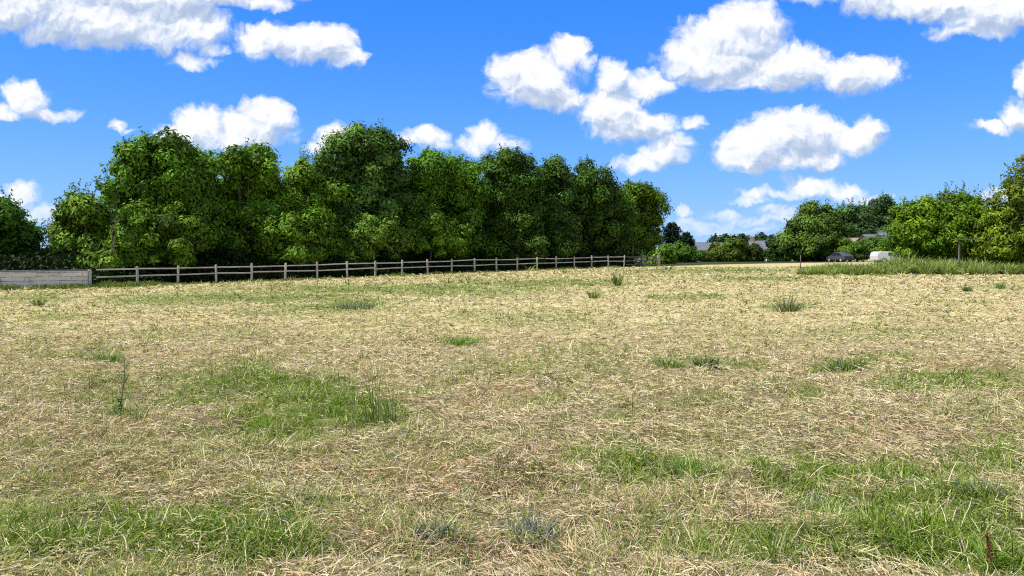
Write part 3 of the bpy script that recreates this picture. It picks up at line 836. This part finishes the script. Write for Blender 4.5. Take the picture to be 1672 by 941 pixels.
shrub('light green shrub bulging over the fence below the large left tree', 50.5, [(240, 385, 46, 40), (300, 380, 36, 38), (270, 410, 60, 24)], 26000, 121, (.032, .068, .012), .45, behind=2.6)
shrub('small dark shrub at the joint of the concrete wall and the fence', 47.4, [(168, 430, 26, 18), (195, 425, 28, 20)], 7000, 122, (.034, .07, .014), .3, behind=2.6)
shrub('yellowish shrub below the light pointed tree behind the fence', 54.5, [(460, 385, 36, 34), (505, 380, 34, 34), (480, 405, 44, 26)], 20000, 123, (.034, .070, .012), .4, behind=2.6)
shrub('grey green shrub below the tall blue green tree', 58, [(610, 385, 30, 32), (640, 395, 26, 26), (590, 400, 30, 26)], 16000, 124, (.036, .070, .018), .35, behind=2.6)
shrub('mid green shrub below the broad round tree', 61, [(700, 380, 36, 36), (740, 385, 30, 34)], 16000, 125, (.030, .066, .012), .4, behind=2.6)
shrub('dark green shrub behind the fence below the narrow dark tree', 69.5, [(905, 405, 34, 26), (860, 408, 34, 24)], 14000, 126, (.016, .034, .009), .2, behind=2.6)


def undergrowth():
    """ground cover behind the fence, leaf colour darkened as shade"""
    rng = np.random.default_rng(44)
    n = 60000
    k = rng.uniform(-8, 21.5, n); off = -(.5 + rng.random(n) ** .8 * 5.5)
    P = FO + FD * k[:, None] + FN * off[:, None]
    lump = fbm(P[:, 0] * .6, P[:, 1] * .6, 23, 3)
    z = ground_z(P[:, 0], P[:, 1], False) + rng.random(n) * (.25 + np.clip(-off / 3, 0, 1) * 1.9) * (.35 + lump)
    pos = np.stack([P[:, 0], P[:, 1], z], 1)
    nr = unit(rng, n) + UP * .5; nr /= np.linalg.norm(nr, axis=1, keepdims=True)
    L = rng.uniform(.15, .36, n)
    V, Fq = leaf_quads(pos, nr, L, L * .5, rng)
    C = np.array((.014, .030, .007)) * rng.uniform(.6, 1.4, (n, 1))  # near black green, painted as the shade below the trees
    tag(mesh_np('undergrowth', V, Fq, M_LEAF, None, np.repeat(C, 4, 0)), 'leafy undergrowth coloured dark as shade behind the fence below the trees', 'undergrowth', kind='stuff')


undergrowth()


# ------------------------------------------------------------------ the right side: bushes, tall branches, T post
rg = 'bushes behind the tall grass strip'
tree('bush', 'bright green bush at the left end of the right hand bushes', 64, [(1492, 372, 36, 40), (1520, 362, 40, 38), (1545, 350, 24, 24), (1500, 400, 44, 26), (1488, 340, 14, 14), (1545, 395, 44, 32)], 1510, 34000, .21, .45, (.033, .068, .009), 110, .8, rg, 'bush', yellow=.5, seed=201, trunk_r=.08, zmin=.05)
tree('bush', 'bright green bush with a tall spiky branching top behind the T shaped post', 63, [(1585, 372, 36, 36), (1560, 380, 30, 36), (1600, 395, 36, 30), (1570, 350, 22, 22), (1580, 328, 10, 11), (1592, 340, 12, 12)], 1578, 26000, .21, .42, (.032, .066, .010), 110, .9, rg, 'bush', yellow=.45, seed=202, trunk_r=.08, zmin=.05)
tree('bush', 'tall olive yellow bush with bare twigs cut by the right edge', 60, [(1645, 375, 42, 48), (1680, 340, 44, 60), (1630, 405, 36, 24), (1665, 400, 44, 30), (1666, 325, 16, 24), (1720, 370, 50, 60)], 1660, 36000, .20, .42, (.038, .062, .012), 120, .9, rg, 'bush', yellow=.45, seed=203, trunk_r=.1, bark=M_TWIG, limbs=16, fill=.5, zmin=.05)
tree('sapling', 'thin brown tipped sapling rising above the right edge bush', 59.5, [(1658, 285, 12, 18), (1646, 300, 8, 10), (1668, 270, 8, 10)], 1664, 260, .17, .22, (.034, .048, .012), 26, .45, None, 'young tree', fill=0, yellow=.5, seed=204, trunk_r=.04, limbs=6, bark=M_TWIG, trunk_top=.9)


def t_post():
    p = world_at(1566, 430, 57.5); p[2] = float(ground_z(p[0], p[1], False))
    root = thing('wooden_post', p, 'grey T shaped wooden post with a cross board in front of the right hand bushes', 'post')
    top = CAMZ + (HY - 392) / F * 57.5 - p[2]
    m = MB(); m.box((0, 0, top / 2 - .1), (.055, .055, top / 2 + .1)); m.build('upright', M_OLD_SHADED_WOOD, root, bevel=.01)
    m = MB(); m.box((.55, -.03, top + .037), (1.1, .11, .035)); m.build('cross_board', M_OLD_SHADED_WOOD, root, bevel=.01)


t_post()


def stake(name, label, px, y0, y1, Y, r, mat):
    p = world_at(px, y1, Y); p[2] = float(ground_z(p[0], p[1], False)) - .05
    h = CAMZ + (HY - y0) / F * Y - p[2]
    m = MB(); m.tube([(0, 0, 0), (0.01, 0, h * .5), (0, 0, h)], (r, r * .95, r * .8), 8)
    o = m.build(name, mat, None, True); o.location = tuple(p)
    tag(o, label, 'stake')


stake('stake', 'thin dark stake at the left end of the tall grass strip', 1307, 417, 433, 64, .035, M_OLD_SHADED_WOOD)
stake('stake', 'thin pale stake at the far field edge below the cottage', 1251, 423, 430, 110, .06, M_WHITE)
stake('stake', 'short dark stake beside the pale stake below the cottage', 1249, 424, 430, 108, .05, M_OLD_SHADED_WOOD)

# ------------------------------------------------------------------ far side: conifers, bushes, houses, vehicles
M_NEEDLE = M_LEAF
fg = 'trees beyond the far edge of the field'


def conifer(label, Y, px, ytop, wpx, seed, tint=(.018, .036, .016)):
    rng = np.random.default_rng(seed)
    tx = (px - CX) / F * Y; gz = float(ground_z(tx, Y, False)); base = np.array((tx, Y, gz))
    root = thing('conifer', base, label, 'tree', fg)
    H = CAMZ + (HY - ytop) / F * Y - gz; Rm = wpx * .5 * Y / F
    P = []; Nn = []
    for t in np.linspace(.06, .97, 17):
        r = Rm * min(1., (1.02 - t) ** .6 * (.75 + t)) * rng.uniform(.75, 1.2)
        for a in np.linspace(0, 6.283, 9)[:-1] + rng.uniform(0, 1):
            L = r * rng.uniform(.75, 1.15); m = int(26 + 50 * (1 - t)); s = rng.random(m) ** .7
            q = np.stack([np.cos(a) * L * s, np.sin(a) * L * s, H * t + L * (.35 * s - .18 * s * s) + rng.normal(0, .10, m)], 1) + rng.normal(0, .16, (m, 3)) * (1.1 - s[:, None])
            P.append(q)
    P = np.concatenate(P); n = len(P)
    nr = unit(rng, n) * .8 + UP; nr /= np.linalg.norm(nr, axis=1, keepdims=True)
    L = rng.uniform(.3, .6, n)
    V, Fq = leaf_quads(P, nr, L, L * .3, rng)
    C = np.array(tint) * rng.uniform(.6, 1.5, (n, 1))
    mesh_np('crown', V, Fq, M_LEAF, root, np.repeat(C, 4, 0))
    m = MB(); m.tube([(0, 0, -.1), (0, 0, H * .5), (0, 0, H * .97)], (.2, .12, .03), 8); m.build('trunk', M_BARK, root, True)


conifer('tall dark conifer just right of the end of the tree row', 118, 1097, 366, 52, 301)
conifer('smaller dark conifer right of the tall conifer', 124, 1121, 382, 36, 302)

bs = 'bushes along the far field edge'


def bush(label, Y, lst, n, seed, tint, yellow=.3, leaf=.3, clump=.6, sprig=30):
    return tree('bush', label, Y, lst, lst[0][0], n, leaf, clump, np.array(tint) * (.52, .60, .75), sprig, .25, bs, 'bush', yellow=yellow, seed=seed, trunk_r=.07, limbs=3, zmin=.05)


bush('small bright green bush behind the double post at the fence end', 96, [(1078, 418, 16, 10), (1066, 416, 10, 9)], 5000, 311, (.055, .105, .014), .5)
bush('round mid green bush right below the conifers', 112, [(1112, 416, 24, 12), (1100, 420, 20, 9), (1128, 419, 16, 9)], 8000, 312, (.036, .072, .014), .3)
bush('pale olive willow like bush at the far field edge', 126, [(1168, 412, 15, 13), (1150, 420, 18, 7), (1174, 417, 14, 10)], 9000, 313, (.058, .085, .02), .45)
bush('olive bush with a rounded top right of the willow like bush', 126, [(1197, 411, 18, 14), (1185, 418, 16, 9)], 8000, 314, (.048, .074, .018), .35)
bush('olive bush joining the cottage gable on its left', 127, [(1219, 413, 13, 12), (1212, 419, 18, 8)], 8000, 315, (.042, .066, .016), .3)
bush('dark ivy clad bush in front of the cottage gable', 130, [(1235, 410, 7, 12), (1245, 417, 14, 9)], 7000, 316, (.026, .048, .014), .2)
bush('dark ivy covered mound in front of the slate roofed house', 132, [(1261, 408, 8, 14), (1270, 417, 16, 9), (1284, 418, 12, 9)], 9000, 317, (.022, .046, .012), .15)
bush('clipped hedge like bush right of the large far tree', 118, [(1398, 408, 24, 13), (1415, 406, 18, 12), (1385, 412, 14, 9)], 9000, 318, (.045, .082, .014), .35)
bush('pale green bush beside the white van', 112, [(1440, 404, 22, 12), (1460, 402, 16, 10)], 7000, 319, (.040, .075, .018), .3)
bush('dark low bush beneath the large far tree', 124, [(1340, 416, 44, 10), (1305, 414, 20, 11)], 9000, 320, (.026, .05, .012), .2)

tree('broadleaf_tree', 'large round tree at the far field edge in front of the houses', 122, [(1332, 362, 34, 24), (1315, 378, 30, 26), (1348, 380, 28, 28), (1330, 400, 42, 18), (1305, 395, 22, 16), (1360, 402, 20, 14)], 1332, 42000, .36, .85, (.026, .049, .014), 60, .9, fg, yellow=.35, seed=331)
tree('broadleaf_tree', 'blue green spiky topped tree right of the large round far tree', 150, [(1392, 362, 20, 24), (1408, 352, 14, 18), (1380, 375, 16, 26), (1402, 388, 22, 26)], 1396, 22000, .42, .9, (.022, .046, .026), 80, 1.8, fg, yellow=.05, seed=332)
tree('broadleaf_tree', 'dark tall tree with bare stems showing behind the slate roof', 158, [(1442, 341, 17, 14), (1430, 352, 9, 12), (1455, 350, 9, 14), (1442, 372, 20, 14), (1448, 388, 16, 14)], 1440, 15000, .42, .7, (.016, .036, .022), 40, 1.2, fg, yellow=.05, seed=333, fill=.6)

# the dark belt of trees on the horizon
hz = ((1178, 392, 16), (1190, 389, 12), (1202, 391, 14), (1215, 393, 13), (1226, 391, 12), (1240, 391, 12), (1252, 390, 12), (1264, 392, 11), (1275, 393, 12))
kinds = ('leftmost', 'second', 'third', 'fourth', 'middle', 'sixth', 'seventh', 'eighth', 'rightmost')
for i, (x, yt, w) in enumerate(hz):
    tree('broadleaf_tree', f'{kinds[i]} dark tree from the left in the distant belt on the horizon', 235, [(x, yt + 9, w, 9), (x + 3, yt + 20, w, 16)], x, 3200, .8, 1.3, (.009, .022, .013), 26, 1.0, 'dark trees on the horizon', seed=340 + i, yellow=0., limbs=2, zmin=0)


def house(name, label, Y, px, half_w, half_d, eave, ridge, rot, roof_mat, wall_mat=M_RENDER, chim=None, windows=(), cat='house', over=.25):
    p = world_at(px, 428, Y); p[2] = float(ground_z(p[0], p[1], False)) - .2
    root = thing(name, p, label, cat, None, rot)
    e = eave - p[2]; r = ridge - p[2]
    m = MB()
    m.prism([(-half_w, -half_d, 0), (-half_w, half_d, 0), (-half_w, half_d, e), (-half_w, 0, r - .12), (-half_w, -half_d, e)][::-1], (2 * half_w, 0, 0))
    m.build('wall', wall_mat, root)
    rm = MB(); ow = half_w + over
    sl = (r - e) / half_d; od = half_d + over; ez = e - over * sl
    for sy in (-1, 1):
        pts = [(-ow, sy * .012, r), (-ow, sy * od, ez), (-ow, sy * od, ez + .13), (-ow, sy * .012, r + .15)]
        rm.prism(pts if sy > 0 else pts[::-1], (2 * ow, 0, 0))
    roof = rm.build('roof', roof_mat, root)
    rc = MB(); rc.tube([(-ow, 0, r + .13), (ow, 0, r + .13)], (.1, .1), 7); rc.build('ridge_cap', roof_mat, roof)
    if chim is not None:
        cm = MB(); cm.box((chim, 0, r + .15), (.36, .28, .6)); cm.box((chim, 0, r + .77), (.40, .32, .03)); ch = cm.build('chimney', M_BRICK, roof)
        for dx in (-.18, .18):
            pm = MB(); pm.tube([(chim + dx, 0, r + .8), (chim + dx, 0, r + 1.05)], (.11, .09), 8); pm.build('chimney_pot', M_BRICK, roof)
    for wx, wz, ww, wh in windows:
        wm = MB(); wm.box((wx, -half_d - .01, wz), (ww + .06, .03, wh + .06)); wf = wm.build('window', M_WHITE, root)
        gm = MB(); gm.box((wx, -half_d - .045, wz), (ww, .008, wh)); gm.build('pane', M_GLASS, wf)
    return root


WIN = ((-1.6, 1.4, .5, .55), (1.6, 1.4, .5, .55))
def zat(py, Y): return CAMZ + (HY - py) / F * Y


house('long_building', 'long low building with a plain grey roof beyond the bushes', 190, 1152, 4.2, 3.6, zat(411, 190), zat(397.5, 190), R(3), M_SLATE, windows=WIN, cat='building')
house('cottage', 'cottage with grey slate roof and orange brick chimney', 142, 1246, 2.3, 2.5, zat(408, 142), zat(395, 142), R(-10), M_SLATE, chim=-1.9, windows=((0, 1.4, .5, .55),))
house('slate_house', 'house with a steep grey roof left of the large round far tree', 150, 1281, 3.0, 3.0, zat(407, 150), zat(392, 150), R(-12), M_SLATE, windows=WIN)
house('brown_roofed_shed', 'low shed with a brown roof between the far trees', 145, 1397, 1.9, 1.6, zat(397, 145), zat(390.5, 145), R(5), M_TILE, windows=((0, 1.3, .4, .4),), cat='shed')
sh = house('slate_roofed_house', 'house with two joined dark slate roofs behind the white van', 135, 1434, 2.6, 2.8, zat(398, 135), zat(384.5, 135), R(8), M_SLATE, windows=WIN)
house('slate_roofed_annexe', 'taller dark slate roof with a steep gable right of the joined roofs', 133, 1453, 1.6, 2.7, zat(402, 133), zat(380.8, 133), R(-14), M_SLATE, windows=((0, 1.4, .5, .55),))
house('garden_shed', 'small pale blue garden shed half hidden below the far bushes', 117, 1131, .9, .7, zat(424, 117), zat(421, 117), R(8), M_SHED, M_SHED, windows=((0, 1.0, .25, .2),), cat='shed', over=.08)


def lathe_wheel(parent, loc, r, w):
    m = MB(); m.tube([(0, -w / 2, 0), (0, -w / 2, 0), (0, w / 2, 0), (0, w / 2, 0)], (r * .93, r, r, r * .93), 18)
    wh = m.build('wheel', M_TYRE, parent, False); wh.location = loc
    m = MB(); m.tube([(0, -w / 2 - .012, 0), (0, w / 2 + .012, 0)], (r * .62, r * .62), 16); m.build('rim', M_SILVER, wh)


def vehicle(name, label, cat, loc, rz, L, Wd, prof, glass, paint, wheels, r=.33):
    """body from a side profile (x, z); glass: side-window outlines"""
    root = thing(name, loc, label, cat, None, rz)
    m = MB(); m.prism([(x, -Wd / 2, z) for x, z in prof], (0, Wd, 0)); m.build('body', paint, root, bevel=.09)
    for outline in glass:
        for sy in (-1, 1):
            g = MB(); y0 = sy * (Wd / 2 + .004)
            g.prism([(x, y0 - .012, z) for x, z in outline], (0, .024, 0)); g.build('side_window', M_GLASS, root)
    for wx in wheels:
        for sy in (-1, 1): lathe_wheel(root, (wx, sy * (Wd / 2 - .09), r), r, .2)
    return root


p = world_at(1457, 430, 98); p[2] = float(ground_z(p[0], p[1], False))
van = vehicle('white_van', 'white van with rounded roof edge, low and half hidden behind the tall grass', 'van', p, R(2), 4.8, 1.9,
        [(-2.4, .35), (2.35, .35), (2.45, .8), (2.35, .95), (1.75, 1.02), (1.15, 1.4), (.8, 1.45), (-2.0, 1.45), (-2.3, 1.3), (-2.42, .9)],
        [[(.35, .95), (1.5, .99), (1.08, 1.3), (.35, 1.34)], [(-1.0, .95), (.2, .95), (.2, 1.32), (-1.0, 1.32)]], M_VAN, (-1.5, 1.55))
p = world_at(1371, 430, 117); p[2] = float(ground_z(p[0], p[1], False))
car = vehicle('parked_car', 'dark grey car parked under the far trees beside the clipped bush', 'car', p, R(107), 4.1, 1.7,
        [(-2.0, .28), (2.0, .28), (2.08, .6), (1.95, .82), (.95, .95), (.35, 1.4), (-.9, 1.46), (-1.75, 1.0), (-2.05, .9)],
        [[(-.25, .96), (.72, .96), (.28, 1.33), (-.25, 1.37)], [(-1.35, .96), (-.35, .96), (-.35, 1.37), (-.85, 1.36)]], M_CAR, (-1.25, 1.3), .3)
m = MB(); m.prism([(.90, -.68, .985), (.90, .68, .985), (.40, .58, 1.375), (.40, -.58, 1.375)], (.03, 0, .035)); m.build('windscreen', M_GLASS, car)
for sy in (-1, 1):
    m = MB(); m.box((2.03, sy * .6, .68), (.035, .16, .07)); m.build('headlight', M_WHITE, car)

# ------------------------------------------------------------------ sky with cumulus clouds
CLOUDS = [
    (60, 14, 150, 40), (190, 34, 180, 46), (300, 50, 80, 32), (250, -12, 220, 36), (100, -34, 260, 60), (430, 2, 50, 15), (322, 100, 36, 13), (352, 84, 22, 10),
    (440, 66, 58, 32), (510, 72, 66, 34), (560, 92, 36, 20), (45, 160, 40, 28), (78, 182, 46, 12), (10, 180, 30, 15), (186, 206, 12, 8), (200, 214, 11, 5),
    (325, 206, 46, 32), (432, 196, 46, 33), (385, 222, 98, 24), (300, 224, 46, 18), (345, 184, 20, 15), (385, 204, 36, 26), (558, 228, 46, 22), (692, 228, 36, 17), (788, 224, 30, 22), (762, 236, 32, 14), (818, 238, 30, 12), (712, 238, 34, 9), (672, 234, 26, 10), (560, 245, 60, 16),
    (40, 320, 26, 20), (58, 348, 60, 18), (5, 340, 45, 20),
    (868, 132, 66, 42), (922, 92, 34, 36), (824, 108, 36, 24), (910, 155, 50, 24), (950, 105, 22, 20),
    (1000, 176, 60, 40), (1040, 206, 80, 32), (1005, 126, 34, 30), (1062, 142, 38, 28), (1140, 200, 24, 13), (1082, 254, 50, 26), (1046, 274, 42, 14), (1110, 236, 28, 18),
    (1190, 66, 88, 44), (1165, 96, 88, 34), (1280, 106, 100, 38), (1395, 118, 80, 30), (1225, 36, 54, 36), (1240, 126, 120, 22), (1510, 0, 160, 34), (1620, 20, 110, 32), (1590, 46, 66, 15), (1380, -16, 140, 24),
    (1285, 222, 86, 38), (1335, 204, 52, 28), (1392, 226, 50, 28), (1240, 262, 66, 30), (1302, 192, 34, 20), (1422, 206, 24, 18), (1240, 240, 60, 30), (1310, 255, 70, 22),
    (1662, 180, 32, 26), (1622, 207, 42, 12), (1680, 120, 22, 40), (1322, 305, 46, 18), (1255, 320, 46, 8), (1372, 311, 32, 12), (1410, 322, 30, 7),
    (1132, 358, 26, 9), (1185, 350, 24, 9), (1150, 366, 60, 7), (1270, 345, 36, 8), (1240, 360, 70, 6), (1640, 325, 50, 9), (1118, 342, 14, 5), (1190, 375, 90, 6), (1290, 352, 40, 5), (1220, 330, 30, 5), (1600, 345, 60, 8),
]


def build_world():
    w = bpy.data.worlds.new('World'); SC.world = w; w.use_nodes = True
    nt = w.node_tree; nt.nodes.clear(); N = NT(nt)
    out = N.n('ShaderNodeOutputWorld')
    el = math.asin(TO_SUN[2]); az = math.atan2(TO_SUN[0], TO_SUN[1])
    sky = N.n('ShaderNodeTexSky', sky_type='NISHITA'); sky.sun_disc = False; sky.sun_elevation = el; sky.sun_rotation = az
    sky.altitude = 60; sky.air_density = 1.0; sky.dust_density = .25; sky.ozone_density = 3.0
    # the photograph's vivid blue: each channel of the sky gets its own curve
    base = N.mix(1., sky.outputs[0], (.08 * .31, .08 * .70, .08 * 1.26, 1), 'MULTIPLY')
    sp = N.n('ShaderNodeSeparateColor'); N.link(base, sp.inputs[0]); cc = N.n('ShaderNodeCombineColor')
    for ch, (c0, c1, ex) in enumerate(((.0285, .0110, 1.55), (.133, .138, .72), (.452, .560, .22))):
        N.link(N.math('MULTIPLY', N.math('POWER', N.math('DIVIDE', sp.outputs[ch], c0), ex), c1), cc.inputs[ch])
    tc = N.n('ShaderNodeTexCoord'); D = tc.outputs['Generated']
    sx = N.n('ShaderNodeSeparateXYZ'); N.link(D, sx.inputs[0])
    hz = N.math('MULTIPLY', N.math('POWER', 2.718, N.math('MULTIPLY', N.math('ABSOLUTE', sx.outputs[2]), -9.)), .68)
    blue = N.mix(hz, cc.outputs[0], (.27, .42, .60, 1))
    yy = N.math('MAXIMUM', sx.outputs[1], .05)
    cb = N.n('ShaderNodeCombineXYZ'); N.link(N.math('DIVIDE', sx.outputs[0], yy), cb.inputs[0]); N.link(N.math('DIVIDE', sx.outputs[2], yy), cb.inputs[1])
    P = cb.outputs[0]
    # group: cloud mass at a warped point
    g = bpy.data.node_groups.new('cloud_mass', 'ShaderNodeTree')
    g.interface.new_socket('P', in_out='INPUT', socket_type='NodeSocketVector'); g.interface.new_socket('M', in_out='OUTPUT', socket_type='NodeSocketFloat')
    gi = g.nodes.new('NodeGroupInput'); go = g.nodes.new('NodeGroupOutput'); Q = NT(g)
    acc = None
    for x, y, rx, ry in CLOUDS:
        iv = (F / rx, F / ry, 0); c = (-(x - CX) / rx, -(HY - y) / ry, 0)
        v = Q.vmath('MULTIPLY_ADD', gi.outputs[0], iv, c)
        k = min(1.1, (min(rx, ry) / 32) ** .62)
        d = Q.math('MULTIPLY_ADD', Q.vmath('DOT_PRODUCT', v, v), -k, k)
        acc = d if acc is None else Q.math('SMOOTH_MAX', acc, d, .18)
    g.links.new(acc, go.inputs[0])

    def mass(v):
        x = N.n('ShaderNodeGroup'); x.node_tree = g; N.link(v, x.inputs[0]); return x.outputs[0]

    def warp(v, scale, amp, detail=3):
        c = N.noise(v, scale, detail, .6, 'Color', '2D')
        return N.vmath('MULTIPLY_ADD', N.vmath('SUBTRACT', c, (.5, .5, .5)), (amp, amp, 0), v)

    def billow(v, scale, detail=3.):
        x = N.n('ShaderNodeTexVoronoi', voronoi_dimensions='2D', feature='SMOOTH_F1'); N.link(v, x.inputs['Vector'])
        x.inputs['Scale'].default_value = scale; x.inputs['Detail'].default_value = detail; x.inputs['Roughness'].default_value = .5; x.inputs['Lacunarity'].default_value = 2.2
        x.inputs['Smoothness'].default_value = .35
        x.normalize = True
        return N.math('SUBTRACT', 1.0, x.outputs['Distance'])

    q = warp(warp(P, 9, .035), 34, .020, 4)
    m0 = mass(q)
    m1 = mass(N.vmath('ADD', q, (-.009, .019, 0)))
    b0 = billow(q, 30); b1 = billow(N.vmath('ADD', q, (-.0035, .0060, 0)), 30)
    fine = N.noise(q, 60, 6, .62, 'Fac', '2D')
    wisp = N.noise(N.vmath('MULTIPLY', q, (1, 1.4, 1)), 20, 7, .66, 'Fac', '2D')
    bb = N.math('SUBTRACT', b0, .62)
    dens = N.math('ADD', N.math('SUBTRACT', m0, .10), N.math('ADD', N.math('MULTIPLY', bb, 1.35), N.math('ADD', N.math('MULTIPLY', N.math('SUBTRACT', wisp, .5), 1.5), N.math('MULTIPLY', N.math('SUBTRACT', fine, .5), .9))))
    alpha = N.step(dens, -.42, .66)
    # light: faces turned to the sun are white, bases are grey blue
    grad = N.math('SUBTRACT', m1, m0)
    puff = N.math('SUBTRACT', b1, b0)
    shade = N.math('ADD', N.math('MULTIPLY', grad, .85), N.math('ADD', N.math('MULTIPLY', puff, 1.9), N.math('MULTIPLY', N.math('SUBTRACT', dens, .7), .30)))
    shade = N.math('ADD', shade, N.math('MULTIPLY', N.math('SUBTRACT', wisp, .5), .40))
    s = N.step(shade, -.62, .62)
    cr = N.n('ShaderNodeValToRGB'); N.link(s, cr.inputs[0]); e = cr.color_ramp.elements
    e[0].position = .12; e[0].color = (.62, .62, .62, 1); e[1].position = 1.0; e[1].color = (.265, .33, .45, 1)
    for pos, c in ((.40, (.55, .57, .61, 1)), (.68, (.40, .45, .54, 1))):
        x = cr.color_ramp.elements.new(pos); x.color = c
    cl = cr.outputs[0]
    bgs = N.n('ShaderNodeBackground'); bgs.inputs[1].default_value = 1.0; N.link(blue, bgs.inputs[0])
    bgc = N.n('ShaderNodeBackground'); bgc.inputs[1].default_value = .96; N.link(cl, bgc.inputs[0])
    low = N.step(sx.outputs[2], .005, .09)   # the lowest clouds fade into the air
    al = N.math('MULTIPLY', alpha, N.math('ADD', N.math('MULTIPLY', low, .67), .30))
    mx = N.n('ShaderNodeMixShader'); N.link(al, mx.inputs[0]); N.link(bgs.outputs[0], mx.inputs[1]); N.link(bgc.outputs[0], mx.inputs[2])
    # clouds stand only over the far side of the field
    bg2 = N.n('ShaderNodeBackground'); bg2.inputs[1].default_value = 1.0
    # unseen cumulus added overhead and behind the camera to whiten the ambient light
    cov = N.math('MULTIPLY', N.step(N.noise(D, 2.6, 7, .6), .42, .56), N.step(sx.outputs[2], .02, .2))
    N.link(N.mix(cov, blue, (.56, .57, .60, 1)), bg2.inputs[0])
    inside = N.math('MULTIPLY', N.math('GREATER_THAN', sx.outputs[1], .5), N.math('MULTIPLY', N.math('GREATER_THAN', sx.outputs[2], -.02), N.math('LESS_THAN', sx.outputs[2], .45)))
    sel = N.n('ShaderNodeMixShader'); N.link(inside, sel.inputs[0]); N.link(bg2.outputs[0], sel.inputs[1]); N.link(mx.outputs[0], sel.inputs[2])
    N.link(sel.outputs[0], out.inputs[0])
    w.cycles.sampling_method = 'NONE'


build_world()

# ------------------------------------------------------------------ sun, camera, render settings
sun = bpy.data.lights.new('sun', 'SUN'); sun.energy = 4.6; sun.angle = R(.53); sun.color = (1., .955, .88)
so = bpy.data.objects.new('sun', sun); COL.objects.link(so); so.rotation_euler = Vector(TO_SUN).to_track_quat('Z', 'Y').to_euler(); so.location = (-60, -20, 90)

cam = bpy.data.cameras.new('camera'); cam.sensor_width = 36; cam.lens = 36 * F / 1672
cam.shift_y = -(470.5 - HY) / 1672; cam.clip_end = 9000; cam.clip_start = .05
co = bpy.data.objects.new('camera', cam); COL.objects.link(co); co.location = (0, 0, CAMZ); co.rotation_euler = (R(90), 0, 0)
SC.camera = co

vs = SC.view_settings
SC.display_settings.display_device = 'sRGB'; vs.view_transform = 'Standard'; vs.look = 'None'; vs.exposure = 0.82; vs.gamma = 1.0; vs.use_curve_mapping = False
SC.render.engine = 'CYCLES'
cy = SC.cycles
cy.max_bounces = 6; cy.diffuse_bounces = 3; cy.glossy_bounces = 2; cy.transmission_bounces = 3; cy.transparent_max_bounces = 4
cy.use_denoising = False; cy.sample_clamp_indirect = 6
SC.render.film_transparent = False
cy.pixel_filter_type = 'BLACKMAN_HARRIS'; cy.filter_width = 1.1
